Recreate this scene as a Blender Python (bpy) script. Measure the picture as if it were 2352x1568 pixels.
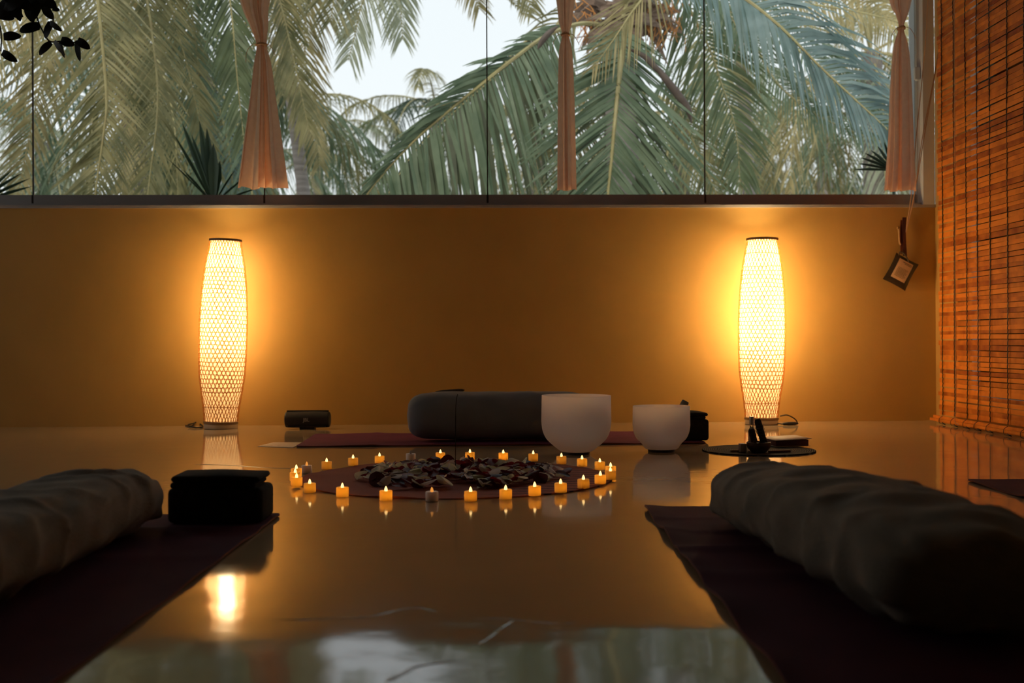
import bpy, bmesh, math, random
from math import sin, cos, pi, sqrt, radians
from mathutils import Vector, Matrix, noise
random.seed(7)
for o in list(bpy.data.objects): bpy.data.objects.remove(o)
SC = bpy.context.scene
COL = SC.collection
V = Vector

# ------------------------------------------------------------------ camera
F = 2618.0; CX = 1176.0; CY = 784.0; H = 0.47
YAW = 0.0337; ROLL = 0.005
fwd = V((sin(YAW), cos(YAW), 0)); rt0 = V((cos(YAW), -sin(YAW), 0)); up0 = V((0, 0, 1))
rt = rt0*cos(ROLL) - up0*sin(ROLL); up = rt0*sin(ROLL) + up0*cos(ROLL)
CAM = V((0, 0, H))
cd = bpy.data.cameras.new('camera'); cam = bpy.data.objects.new('camera', cd); COL.objects.link(cam)
m = Matrix.Identity(4)
for i in range(3):
    m[i][0] = rt[i]; m[i][1] = up[i]; m[i][2] = -fwd[i]; m[i][3] = CAM[i]
cam.matrix_world = m
cd.sensor_width = 36; cd.lens = 36*F/2352; cd.clip_end = 300; cd.clip_start = .05
cd.dof.use_dof = True; cd.dof.focus_distance = 4.4; cd.dof.aperture_fstop = 3.6
SC.camera = cam

# ------------------------------------------------------------------ world, sun, exposure
w = bpy.data.worlds.new('World'); SC.world = w; w.use_nodes = True
nt = w.node_tree; bg = nt.nodes['Background']
tc = nt.nodes.new('ShaderNodeTexCoord'); sx = nt.nodes.new('ShaderNodeSeparateXYZ')
cr = nt.nodes.new('ShaderNodeValToRGB')
nt.links.new(tc.outputs['Generated'], sx.inputs[0]); nt.links.new(sx.outputs['Z'], cr.inputs[0])
cr.color_ramp.elements[0].position = 0.0; cr.color_ramp.elements[0].color = (.86, .89, .90, 1)
cr.color_ramp.elements[1].position = 1.0; cr.color_ramp.elements[1].color = (.62, .72, .82, 1)
nt.links.new(cr.outputs[0], bg.inputs[0]); bg.inputs[1].default_value = 1.22
sd = bpy.data.lights.new('sun', 'SUN'); sd.energy = 1.7; sd.angle = radians(25); sd.color = (1, .86, .66)
sun = bpy.data.objects.new('sun', sd); COL.objects.link(sun)
sun.rotation_euler = (radians(48), 0, radians(-25))
pd = bpy.data.lights.new('window_portal', 'AREA'); pd.shape = 'RECTANGLE'; pd.size = 8.2; pd.size_y = 1.85
pd.cycles.is_portal = True
po = bpy.data.objects.new('window_portal', pd); COL.objects.link(po)
po.location = (-1.4, 6.72, 2.15); po.rotation_euler = (radians(-90), 0, 0)
pd3 = pd.copy(); pd3.size = 2.2; pd3.size_y = 1.95; po3 = bpy.data.objects.new('window_portal', pd3); COL.objects.link(po3)  # second portal serves the added left-wall window
po3.location = (-5.72, 4.8, 1.95); po3.rotation_euler = (radians(90), 0, radians(-90))
vs = SC.view_settings
vs.view_transform = 'Standard'; vs.look = 'None'; vs.gamma = 1; vs.use_curve_mapping = False; vs.exposure = 0.0

# ------------------------------------------------------------------ pixel helpers (photo pixel -> place in the room)
def ray(px, py): return fwd + rt*((px-CX)/F) + up*((CY-py)/F)
def W(px, py, D): return CAM + ray(px, py)*D
def G(px, py, z=0.0):
    d = ray(px, py); return CAM + d*((z-H)/d.z)
YW = 6.526; XR = 2.68
def onY(px, py, y):
    d = ray(px, py); return CAM + d*(y/d.y)
def onX(px, py, x):
    d = ray(px, py); return CAM + d*(x/d.x)

# ------------------------------------------------------------------ materials
def mat(name, col, rough=.6, col2=None, scale=8, bump=0, bscale=60, metal=0, spec=.5, emit=None, es=0, trans=0, tcol=None, stretch=(1,1,1), coat=0, detail=4):
    M = bpy.data.materials.new(name); M.use_nodes = True
    n = M.node_tree.nodes; l = M.node_tree.links; p = n['Principled BSDF']
    t = n.new('ShaderNodeTexCoord'); mp = n.new('ShaderNodeMapping'); mp.inputs['Scale'].default_value = stretch
    l.new(t.outputs['Object'], mp.inputs[0])
    nz = n.new('ShaderNodeTexNoise'); nz.inputs['Scale'].default_value = scale; nz.inputs['Detail'].default_value = detail
    l.new(mp.outputs[0], nz.inputs['Vector'])
    mx = n.new('ShaderNodeMix'); mx.data_type = 'RGBA'
    col2 = col2 or tuple(c*.8 for c in col)
    mx.inputs[6].default_value = (*col, 1); mx.inputs[7].default_value = (*col2, 1)
    ra = n.new('ShaderNodeValToRGB'); ra.color_ramp.elements[0].position = .35; ra.color_ramp.elements[1].position = .65
    l.new(nz.outputs['Fac'], ra.inputs[0]); l.new(ra.outputs[0], mx.inputs[0])
    l.new(mx.outputs[2], p.inputs['Base Color'])
    p.inputs['Roughness'].default_value = rough; p.inputs['Metallic'].default_value = metal
    p.inputs['Specular IOR Level'].default_value = spec
    p.inputs['Coat Weight'].default_value = coat
    if emit: p.inputs['Emission Color'].default_value = (*emit, 1); p.inputs['Emission Strength'].default_value = es
    if bump:
        b = n.new('ShaderNodeBump'); b.inputs['Strength'].default_value = bump; b.inputs['Distance'].default_value = .01
        n2 = n.new('ShaderNodeTexNoise'); n2.inputs['Scale'].default_value = bscale; n2.inputs['Detail'].default_value = 5
        l.new(mp.outputs[0], n2.inputs['Vector']); l.new(n2.outputs['Fac'], b.inputs['Height']); l.new(b.outputs[0], p.inputs['Normal'])
    if trans:
        tr = n.new('ShaderNodeBsdfTranslucent'); ms = n.new('ShaderNodeMixShader'); ms.inputs[0].default_value = trans
        if tcol: tr.inputs[0].default_value = (*tcol, 1)
        else: l.new(mx.outputs[2], tr.inputs[0])
        l.new(p.outputs[0], ms.inputs[1]); l.new(tr.outputs[0], ms.inputs[2]); l.new(ms.outputs[0], n['Material Output'].inputs['Surface'])
    return M

def floor_material():
    M = mat('polished_cement', (.55, .41, .25), .16, (.48, .35, .21), scale=.9, spec=.9)
    n = M.node_tree.nodes; l = M.node_tree.links; p = n['Principled BSDF']
    t = n.new('ShaderNodeTexCoord')
    mp = n.new('ShaderNodeMapping'); mp.inputs['Scale'].default_value = (1, 1.3, 1); l.new(t.outputs['Object'], mp.inputs[0])
    a = n.new('ShaderNodeTexNoise'); a.inputs['Scale'].default_value = 1.7; a.inputs['Detail'].default_value = 2; l.new(mp.outputs[0], a.inputs['Vector'])
    b = n.new('ShaderNodeTexNoise'); b.inputs['Scale'].default_value = 8; b.inputs['Detail'].default_value = 3; l.new(mp.outputs[0], b.inputs['Vector'])
    # the slab nearest the viewer dips slightly beyond the crack
    sx = n.new('ShaderNodeSeparateXYZ'); l.new(t.outputs['Object'], sx.inputs[0])
    m1 = n.new('ShaderNodeMath'); m1.operation = 'MULTIPLY_ADD'; m1.inputs[1].default_value = .5; l.new(a.outputs['Fac'], m1.inputs[0]); l.new(sx.outputs['Y'], m1.inputs[2])
    m2 = n.new('ShaderNodeMath'); m2.operation = 'SMOOTH_MIN'; m2.inputs[1].default_value = 2.10; m2.inputs[2].default_value = .05; l.new(m1.outputs[0], m2.inputs[0])
    b0 = n.new('ShaderNodeBump'); b0.inputs['Strength'].default_value = 1; b0.inputs['Distance'].default_value = .013; l.new(m2.outputs[0], b0.inputs['Height'])
    b1 = n.new('ShaderNodeBump'); b1.inputs['Strength'].default_value = .11; b1.inputs['Distance'].default_value = .012; l.new(a.outputs['Fac'], b1.inputs['Height']); l.new(b0.outputs[0], b1.inputs['Normal'])
    b2 = n.new('ShaderNodeBump'); b2.inputs['Strength'].default_value = .07; b2.inputs['Distance'].default_value = .006; l.new(b.outputs['Fac'], b2.inputs['Height']); l.new(b1.outputs[0], b2.inputs['Normal'])
    l.new(b2.outputs[0], p.inputs['Normal'])
    r = n.new('ShaderNodeMapRange'); r.inputs['To Min'].default_value = .05; r.inputs['To Max'].default_value = .11; l.new(a.outputs['Fac'], r.inputs[0]); l.new(r.outputs[0], p.inputs['Roughness'])
    return M

def glass_material():
    M = bpy.data.materials.new('window_glass'); M.use_nodes = True
    n = M.node_tree.nodes; l = M.node_tree.links; n.remove(n['Principled BSDF'])
    t = n.new('ShaderNodeBsdfTransparent'); t.inputs[0].default_value = (.98, .99, .985, 1)
    g = n.new('ShaderNodeBsdfGlossy'); g.inputs['Roughness'].default_value = .01
    f = n.new('ShaderNodeFresnel'); f.inputs[0].default_value = 1.35
    ms = n.new('ShaderNodeMixShader'); l.new(f.outputs[0], ms.inputs[0]); l.new(t.outputs[0], ms.inputs[1]); l.new(g.outputs[0], ms.inputs[2])
    l.new(ms.outputs[0], n['Material Output'].inputs['Surface']); return M

MT = {}
MT['floor'] = floor_material()
MT['wall'] = mat('ochre_plaster', (.60, .365, .105), .5, (.54, .325, .09), scale=2.2, bump=.16, bscale=20, spec=.35, stretch=(1, 1, .8))
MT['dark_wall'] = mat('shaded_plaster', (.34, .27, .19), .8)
MT['ceiling'] = mat('ceiling_paint', (.30, .28, .25), .9)
MT['glass'] = glass_material()
MT['rail'] = mat('bronze_aluminium', (.46, .44, .43), .45, (.41, .39, .38), scale=3, metal=.2)
MT['jamb'] = mat('pale_jamb', (.72, .76, .82), .5, (.68, .72, .78), scale=3)
MT['seal'] = mat('dark_seal', (.06, .04, .03), .5)
MT['bamboo'] = mat('bamboo_strip', (.42, .20, .05), .55, (.32, .14, .035), scale=40, trans=.3, tcol=(.55,.20,.04))
MT['lampbase'] = mat('lamp_base_wood', (.78, .64, .46), .5, (.72, .58, .40), scale=20, stretch=(1, 1, 6))
MT['rim'] = mat('lamp_rim', (.34, .20, .09), .5)
MT['black'] = mat('black_rubber', (.012, .012, .013), .5, (.018, .017, .016))
MT['cloth_black'] = mat('black_cloth', (.035, .031, .024), .95, (.026, .023, .018), spec=.15, scale=60, bump=.2, bscale=300)
MT['speaker'] = mat('speaker_mesh', (.022, .018, .014), .75, (.03, .024, .018), scale=300, bump=.3, bscale=500)
MT['logo'] = mat('logo_grey', (.42, .37, .34), .5)
MT['bol_gray'] = mat('olive_grey_linen', (.27, .22, .165), .95, (.22, .18, .135), scale=14, bump=.25, bscale=220)
MT['bol_slate'] = mat('slate_cotton', (.26, .27, .28), .9, (.23, .24, .25), scale=10, bump=.15, bscale=200)
MT['mat_top'] = mat('purple_mat_rubber', (.20, .05, .11), .85, (.17, .04, .09), scale=6, spec=.15, bump=.15, bscale=400)
MT['mat_dark'] = mat('plum_mat_rubber', (.095, .02, .04), .9, (.08, .017, .034), scale=6, spec=.12, bump=.15, bscale=400)
MT['mat_edge'] = mat('red_mat_underside', (.22, .05, .03), .8)
MT['bowl'] = mat('frosted_quartz', (.94, .91, .90), .55, (.84, .81, .80), scale=4, trans=.80, tcol=(.99, .95, .93), bump=.05, bscale=300)
MT['palm_a'] = None
MT['curtain'] = mat('muslin_curtain', (.92, .64, .46), .95, (.86, .58, .41), scale=30, trans=.62, bump=.15, bscale=300)
MT['cord'] = mat('beige_cord', (.62, .38, .22), .8, (.5, .3, .16), scale=200)
MT['slat'] = None

# ------------------------------------------------------------------ mesh builder
class MB:
    def __init__(s): s.v = []; s.f = []; s.mi = []
    def add(s, vs, fs, mi=0):
        b = len(s.v); s.v += [tuple(x) for x in vs]; s.f += [tuple(b+i for i in f) for f in fs]; s.mi += [mi]*len(fs)
    def box(s, a, b, mi=0):
        x0, y0, z0 = a; x1, y1, z1 = b
        s.add([(x0,y0,z0),(x1,y0,z0),(x1,y1,z0),(x0,y1,z0),(x0,y0,z1),(x1,y0,z1),(x1,y1,z1),(x0,y1,z1)],
              [(0,3,2,1),(4,5,6,7),(0,1,5,4),(1,2,6,5),(2,3,7,6),(3,0,4,7)], mi)
    def tube(s, pts, r, n=6, mi=0, cap=True):
        pts = [V(p) for p in pts]; vs = []; N = len(pts)
        ref = V((.13, .31, .94))
        for i, p in enumerate(pts):
            t = (pts[min(i+1, N-1)]-pts[max(i-1, 0)])
            t = t.normalized() if t.length > 1e-9 else V((0,0,1))
            a = t.cross(ref)
            if a.length < .05: a = t.cross(V((1,0,0)))
            a.normalize(); b = t.cross(a)
            rr = r[i] if isinstance(r, (list, tuple)) else r
            for k in range(n):
                q = 2*pi*k/n; vs.append(p + a*cos(q)*rr + b*sin(q)*rr)
        fs = [(i*n+k, i*n+(k+1) % n, (i+1)*n+(k+1) % n, (i+1)*n+k) for i in range(N-1) for k in range(n)]
        if cap: fs += [tuple(range(n-1, -1, -1)), tuple((N-1)*n+k for k in range(n))]
        s.add(vs, fs, mi)
    def lathe(s, prof, n=32, c=(0,0,0), mi=0):
        vs = []; N = len(prof)
        for r, z in prof:
            for k in range(n):
                q = 2*pi*k/n; vs.append((c[0]+r*cos(q), c[1]+r*sin(q), c[2]+z))
        fs = [(i*n+k, i*n+(k+1) % n, (i+1)*n+(k+1) % n, (i+1)*n+k) for i in range(N-1) for k in range(n)]
        if prof[0][0] > 1e-6: fs.append(tuple(range(n-1, -1, -1)))
        if prof[-1][0] > 1e-6: fs.append(tuple((N-1)*n+k for k in range(n)))
        s.add(vs, fs, mi)
    def build(s, name, mats, parent=None, smooth=True, loc=(0,0,0)):
        me = bpy.data.meshes.new(name); me.from_pydata(s.v, [], s.f)
        for M in (mats if isinstance(mats, (list, tuple)) else [mats]): me.materials.append(M)
        me.polygons.foreach_set('material_index', s.mi)
        if smooth: me.polygons.foreach_set('use_smooth', [True]*len(s.f))
        me.update(); me.validate()
        if smooth:
            try: me.set_sharp_from_angle(angle=radians(40))
            except Exception: pass
        o = bpy.data.objects.new(name, me); COL.objects.link(o); o.location = loc
        if parent: o.parent = parent
        return o

def tag(o, label=None, cat=None, group=None, kind=None):
    if label: o['label'] = label
    if cat: o['category'] = cat
    if group: o['group'] = group
    if kind: o['kind'] = kind
    return o
def empty(name, loc, rz=0, rot=None):
    o = bpy.data.objects.new(name, None); COL.objects.link(o); o.location = loc
    o.rotation_euler = rot if rot else (0, 0, rz); o.empty_display_size = .1; return o
def copy_tree(o, parent=None):
    c = o.copy(); COL.objects.link(c)
    if parent: c.parent = parent
    for ch in list(o.children): copy_tree(ch, c)
    return c
def struct(o): o['kind'] = 'structure'; return o
def catmull(P, n):
    P = [V(p) for p in P]; P = [P[0]*2-P[1]] + P + [P[-1]*2-P[-2]]; out = []
    for i in range(1, len(P)-2):
        for k in range(n):
            t = k/n; a, b, c, d = P[i-1], P[i], P[i+1], P[i+2]
            out.append(.5*((2*b)+(c-a)*t+(2*a-5*b+4*c-d)*t*t+(3*b-a-3*c+d)*t**3))
    out.append(P[-2]); return out
def rbox(name, size, M, parent=None, loc=(0,0,0), bev=.01, seg=3, wob=0, rot=(0,0,0), puff=0):
    bm = bmesh.new(); bmesh.ops.create_cube(bm, size=1)
    bmesh.ops.scale(bm, vec=size, verts=bm.verts)
    bmesh.ops.bevel(bm, geom=list(bm.edges), offset=bev, segments=seg, affect='EDGES', profile=.5)
    if wob or puff:
        bmesh.ops.subdivide_edges(bm, edges=[e for e in bm.edges if e.calc_length() > .04], cuts=6, use_grid_fill=True)
        for v in bm.verts:
            k = noise.noise_vector(v.co*9+V((size[0]*31, 1, 2)))
            v.co += k*wob
            v.co.z += puff*max(0, 1-(2*v.co.x/size[0])**2)*max(0, 1-(2*v.co.y/size[1])**2)*(1 if v.co.z > 0 else 0)
    for v in bm.verts: v.co.z += size[2]/2
    me = bpy.data.meshes.new(name); bm.to_mesh(me); bm.free(); me.materials.append(M)
    me.polygons.foreach_set('use_smooth', [True]*len(me.polygons))
    o = bpy.data.objects.new(name, me); COL.objects.link(o); o.location = loc; o.rotation_euler = rot
    if parent: o.parent = parent
    return o

# ------------------------------------------------------------------ the room
X0, Y0, ZC, ZS = -5.6, -3.2, 3.25, 1.235
b = MB(); b.box((X0-.15, Y0-.15, -.15), (XR+.15, YW+.2, 0)); floor = struct(b.build('floor', MT['floor'], smooth=False))
b = MB(); b.box((X0-.15, YW, 0), (XR+.15, YW+.2, ZS)); b.box((X0-.15, YW, 3.06), (XR+.15, YW+.2, ZC))
wb = struct(b.build('wall_back', MT['wall'], smooth=False))
b = MB(); b.box((X0-.15, Y0, 0), (X0, 3.7, ZC)); b.box((X0-.15, 5.9, 0), (X0, YW, ZC)); b.box((X0-.15, 3.7, 0), (X0, 5.9, .97)); b.box((X0-.15, 3.7, 2.93), (X0, 5.9, ZC)); struct(b.build('wall_left', MT['dark_wall'], smooth=False))  # opening left for the added daylight window
b = MB(); b.box((X0-.15, Y0-.15, 0), (XR+.15, Y0, ZC)); struct(b.build('wall_front', MT['dark_wall'], smooth=False))
b = MB(); b.box((XR, 6.22, 0), (XR+.15, YW, ZC)); b.box((XR, Y0, 0), (XR+.15, 3.8, ZC)); b.box((XR, 3.8, 2.72), (XR+.15, 6.22, ZC)); b.box((XR, 3.8, 0), (XR+.15, 6.22, .12))
struct(b.build('wall_right', MT['wall'], smooth=False))
b = MB(); b.box((X0-.15, Y0-.15, ZC), (XR+.15, YW+.2, ZC+.15)); struct(b.build('ceiling', MT['ceiling'], smooth=False))

# cracks in the cement: thin raised ridges
def crack(pix, r):
    P = catmull([G(*p) for p in pix], 8); c = MB()
    vs = []; fs = []
    for i, p in enumerate(P):
        t = (P[min(i+1, len(P)-1)]-P[max(i-1, 0)]).normalized(); s_ = V((-t.y, t.x, 0))
        k = r*(.55+.6*abs(noise.noise(p*14)))*(min(1, i/3, (len(P)-1-i)/3)+.02)
        vs += [p+s_*k*2, p+s_*k+V((0,0,k*.55)), p-s_*k+V((0,0,k*.55)), p-s_*k*2]
    for i in range(len(P)-1):
        for j in range(3): fs.append((i*4+j, i*4+j+1, (i+1)*4+j+1, (i+1)*4+j))
    c.add(vs, fs); return c.build('crack', MT['floor'], floor)
crack([(640,1424),(760,1420),(850,1415),(910,1402),(960,1396),(1010,1406)], .0035)
crack([(1085,1420),(1150,1420),(1180,1422),(1260,1430),(1330,1430)], .0024)
crack([(1185,1421),(1150,1440),(1125,1460),(1098,1480)], .003)
crack([(880,1568),(930,1545),(960,1530),(1060,1515)], .003)
crack([(440,1066),(520,1068),(620,1074),(700,1076)], .003)
crack([(590,1024),(620,1023),(655,1025)], .004)

# window: track, rails, glass panes
win = struct(empty('window_1', (0, YW+.1, ZS)))
def wx(px, py=460): return onY(px, py, YW+.06).x
xe = wx(2122)
b = MB(); b.box((X0, -.11, 0), (xe+.055, .09, .016)); b.box((X0, -.085, .016), (xe, .07, .03)); b.build('track', MT['rail'], win, False)
b = MB(); b.box((X0, -.05, 1.795), (xe+.055, .06, 1.825)); b.build('top_track', MT['rail'], win, False)
edges = [X0+.02] + [wx(p) for p in (-960, -450, 75, 607, 1120, 1620, 2108)]
for i in range(len(edges)-1):
    a, c = edges[i]+.002, edges[i+1]-.002
    y = -.03 if i % 2 else -.028
    r = MB(); r.box((a+.004, y-.012, .03), (c-.004, y+.014, .084)); rail = r.build('bottom_rail', MT['rail'], win, False)
    r = MB(); r.box((a+.004, y-.012, 1.76), (c-.004, y+.014, 1.795)); r.build('top_rail', MT['rail'], win, False)
    g = MB(); g.box((a, y-.003, .084), (c, y+.005, 1.76)); g.build('glass_pane', MT['glass'], win, False)
    if i: s = MB(); s.box((a-.0055, y-.0045, .084), (a+.0015, y+.0065, 1.76)); s.box((a-.012, y-.008, .028), (a+.004, y+.012, .084)); s.build('edge_seal', MT['seal'], win, False)
# right jamb
xa, xb_ = wx(2104), wx(2122); xk = onY(2121, 460, YW-.01).x
b = MB(); b.box((xa, -.06, .02), (xk-.012, .05, 1.795)); b.build('side_frame', MT['rail'], win, False)
xj = onY(2147, 460, YW-.01).x
b = MB(); b.box((xk, -.11, .016), (min(xj, XR-.002), .07, 1.83)); b.box((xk-.012, -.06, .016), (xk, .07, 1.83)); b.build('jamb', MT['jamb'], win, False)
lz = onY(2102, 170, YW+.04).z - ZS
b = MB(); b.box((xa-.018, -.082, lz-.035), (xa+.012, -.06, lz+.035)); b.box((xa-.01, -.09, lz-.04), (xa+.004, -.06, lz-.034)); b.build('latch', MT['jamb'], win, False)
# unseen window added in the left wall to bring in cool daylight
w3 = struct(empty('added_fill_window', (X0-.07, 4.8, .97))); b = MB()
for y in (-1.09, 0, 1.06): b.box((-.02, y, 0), (.02, y+.03, 1.96))
b.box((-.02, -1.1, 0), (.02, 1.1, .03)); b.box((-.02, -1.1, 1.93), (.02, 1.1, 1.96)); b.build('window_frame', MT['rail'], w3, False)
# side window behind the blind
w2 = struct(empty('window_2', (XR+.07, 5.0, .12)))
b = MB()
for y in (-1.19, 0, 1.18): b.box((-.02, y-.02, 0), (.02, y+.02, 2.6))
b.box((-.02, -1.2, 0), (.02, 1.2, .04)); b.box((-.02, -1.2, 2.56), (.02, 1.2, 2.6)); b.build('window_frame', MT['rail'], w2, False)
b = MB(); b.box((-.003, -1.17, .04), (.003, 1.16, 2.56)); b.build('glass_pane', MT['glass'], w2, False)

# ------------------------------------------------------------------ woven bamboo floor lamps
PROF = [(0.02,.089),(.037,.091),(.12,.099),(.203,.112),(.30,.1245),(.449,.1295),(.60,.130),(.749,.123),(.878,.1105),(.952,.098),(1.035,.084)]
def lamp_r(z):
    if z <= PROF[0][0]: return PROF[0][1]
    for i in range(len(PROF)-1):
        z0, r0 = PROF[i]; z1, r1 = PROF[i+1]
        if z <= z1:
            t = (z-z0)/(z1-z0)
            rm = PROF[i-1][1] if i else r0; rn = PROF[i+2][1] if i+2 < len(PROF) else r1
            return .5*((2*r0)+(r1-rm)*t+(2*rm-5*r0+4*r1-rn)*t*t+(3*r0-rm-3*r1+rn)*t**3)
    return PROF[-1][1]
def paper_mat():
    M = bpy.data.materials.new('lamp_paper'); M.use_nodes = True
    n = M.node_tree.nodes; l = M.node_tree.links; p = n['Principled BSDF']
    p.inputs['Base Color'].default_value = (.9, .72, .45, 1); p.inputs['Roughness'].default_value = .9
    p.inputs['Emission Color'].default_value = (1, .62, .26, 1); p.inputs['Emission Strength'].default_value = LAMP_E
    tr = n.new('ShaderNodeBsdfTranslucent'); tr.inputs[0].default_value = (.50, .43, .30, 1)
    ad = n.new('ShaderNodeMixShader'); ad.inputs[0].default_value = .5
    tp = n.new('ShaderNodeBsdfTransparent'); m2 = n.new('ShaderNodeMixShader'); m2.inputs[0].default_value = .36   # thin gauze lining
    l.new(p.outputs[0], ad.inputs[1]); l.new(tr.outputs[0], ad.inputs[2]); l.new(ad.outputs[0], m2.inputs[1]); l.new(tp.outputs[0], m2.inputs[2]); l.new(m2.outputs[0], n['Material Output'].inputs['Surface'])
    return M
LAMP_E = .75
MT['paper'] = paper_mat()
def build_lamp():
    root = empty('floor_lamp', (0,0,0))
    b = MB(); b.lathe([(.0,0),(.088,0),(.091,.003),(.091,.024),(.088,.027),(0,.027)], 48); b.build('base', MT['lampbase'], root)
    b = MB(); zs = [.028+i*(1.0/40) for i in range(41)]
    b.lathe([(lamp_r(z)-.008, z) for z in zs if z < 1.03], 48)
    b.f = b.f[:-2]; b.mi = b.mi[:-2]
    b.build('paper_lining', MT['paper'], root)
    b = MB()
    N = 34; zA, zB = .203, .878; rows = 29; h = (zB-zA)/rows
    def ribbon(pts, wvs, mi=0):
        vs = []
        for p, (wv, nn, th) in zip(pts, wvs):
            vs += [p-wv+nn*0, p-wv*.6+nn*th, p+wv*.6+nn*th, p+wv]
        fs = [(i*4+j, (i+1)*4+j, (i+1)*4+j+1, i*4+j+1) for i in range(len(pts)-1) for j in range(3)]
        b.add(vs, fs, mi)
    for sgn in (-1, 1):
        for j in range(N):
            pts = []; wv = []
            K = 100
            for k in range(K+1):
                z = .03 + (1.032-.03)*k/K
                th = 2*pi*(j + sgn*((z-zA)/h*.5+.25))/N + .012*sin(z*9+j*2.1)
                r = lamp_r(z) + .0012*sgn*sin(pi*((z-zA)/h))
                p = V((r*cos(th), r*sin(th), z)); pts.append(p)
                dth = sgn*2*pi/N*.5/h
                T = V((-sin(th)*r*dth, cos(th)*r*dth, 1)).normalized(); nn = V((cos(th), sin(th), 0))
                wv.append((T.cross(nn)*.0023, nn, .0010))
            ribbon(pts, wv)
    levels = [zA + i*h for i in range(rows+1)] + [.952, .12]
    for L in levels:
        r = lamp_r(L); pts = []; wv = []
        for k in range(65):
            th = 2*pi*k/64; nn = V((cos(th), sin(th), 0)); rr = r+.0012*sin(k*N/64*pi)
            pts.append(V((rr*cos(th), rr*sin(th), L+.002*sin(th*2+L*40)))); wv.append((V((0,0,.0020)), nn, .0012))
        ribbon(pts, wv)
    b.build('bamboo_weave', MT['bamboo'], root)
    for z in (.033, 1.033):
        r = lamp_r(z); b = MB()
        b.lathe([(r-.006, z-.006),(r+.004, z-.006),(r+.005, z),(r+.004, z+.007),(r-.006, z+.007),(r-.006, z-.006)], 48)
        b.f = b.f[:-2]; b.mi = b.mi[:-2]
        b.build('rim', MT['rim'], root)
    return root
lamp = build_lamp()
LB = [(507, 987, 1.75, 'woven bamboo floor lamp glowing by the left of the wall, near the portable speaker'),
      (1749, 976, .7, 'woven bamboo floor lamp glowing on the right, behind the incense bowl and book')]
for i, (px, py, tilt, lab) in enumerate(LB):
    o = lamp if i == 0 else copy_tree(lamp)
    o.location = G(px, py); o.location.y = YW-.205; o.location.x *= (YW-.205)/G(px, py).y; o.rotation_euler = (0, radians(tilt), i*.5); tag(o, lab, 'lamp', 'bamboo floor lamps')
    for zb, e in ((.95, 5.5), (.83, 5.4), (.71, 5.8), (.59, 5.8), (.47, 5.6)):
        ld = bpy.data.lights.new('bulb', 'POINT'); ld.energy = e; ld.color = (1, .76, .42); ld.shadow_soft_size = .045
        lo = bpy.data.objects.new('bulb', ld); COL.objects.link(lo); lo.parent = o; lo.location = (0, 0, zb)
def cable(pts, name, lab, r=.004):
    b = MB(); b.tube(catmull(pts, 10), r, 8); o = b.build(name, MT['black']); tag(o, lab, 'cable'); return o
pc = [G(468,978)+V((0,.02,.03)), G(455,972)+V((0,0,.02)), G(440,980)+V((0,0,.005)), G(422,976)+V((0,0,.004)), G(424,970)+V((0,0,.012)), G(450,974)+V((0,0,.014)), G(466,982)+V((0,0,.006)), G(448,984)+V((0,0,.006)), G(432,981)+V((0,0,.013)), G(452,977)+V((0,0,.022)), G(463,966)+V((0,0,.05)), G(469,972)+V((0,.05,.06))]
cable(pc, 'power_cable', 'black power cable coiled on the floor left of the left lamp')
c0 = G(1796,976)
pc = [c0+V((-.01,.0,.05)), c0+V((.03,0,.055)), c0+V((.07,0,.035)), c0+V((.085,0,.012)), c0+V((.06,.0,.006)), c0+V((.02,-.01,.006)), c0+V((0,.0,.006)), c0+V((-.02,.02,.01))]
pcb = cable(pc, 'power_cable', 'black power cable looping out to the right of the right lamp', .0035)
b = MB(); b.tube([c0+V((.0,-.02,.008)), c0+V((.03,-.025,.01)), c0+V((.07,-.01,.009)), c0+V((.09,0,.008))], [.007,.01,.009,.004], 8); b.build('plug', MT['black'], pcb)

# ------------------------------------------------------------------ portable speaker
def build_speaker():
    p = G(707, 985); root = empty('portable_speaker', p, -YAW); S = root
    tag(root, 'black barrel-shaped portable speaker with grey lettering on the floor against the wall', 'speaker')
    b = MB(); n = 28; L = .225; vs = []; xs = [-.5+.05*i for i in range(21)]
    for t in xs:
        k = 1-.05*(abs(2*t)**3)
        for q in range(n):
            a = 2*pi*q/n
            vs.append((t*L, .045*k*cos(a), .053+.046*k*sin(a)))
    fs = [(i*n+q, (i+1)*n+q, (i+1)*n+(q+1) % n, i*n+(q+1) % n) for i in range(len(xs)-1) for q in range(n)]
    fs += [tuple(range(n)), tuple((len(xs)-1)*n+q for q in range(n-1, -1, -1))]
    b.add(vs, fs); b.build('body', MT['speaker'], S)
    for s in (-1, 1):
        b = MB(); b.tube([(s*.108,0,.052),(s*.118,0,.052),(s*.1215,0,.052)], [.043,.041,.034], 28); b.build('end_cap', MT['black'], S)
    b = MB()
    b.box((-.04, -.028, 0), (.04, .028, .012)); b.build('foot', MT['black'], S, False)
    b = MB(); b.box((-.1, -.035, .012), (.1, .035, .02)); b.box((-.112,-.012,.094), (.112,.012,.102)); b.build('bumper', MT['black'], S, False)
    cu = bpy.data.curves.new('t', 'FONT'); cu.body = 'JBL'; cu.size = .026; cu.extrude = .0006; cu.align_x = 'CENTER'; cu.offset = .0004
    to = bpy.data.objects.new('t', cu); COL.objects.link(to)
    me = bpy.data.meshes.new_from_object(to.evaluated_get(bpy.context.evaluated_depsgraph_get()))
    bpy.data.objects.remove(to); me.materials.append(MT['logo'])
    o = bpy.data.objects.new('logo', me); COL.objects.link(o); o.parent = S; o.location = (0, -.0465, .044); o.rotation_euler = (pi/2, 0, 0)
build_speaker()

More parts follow.
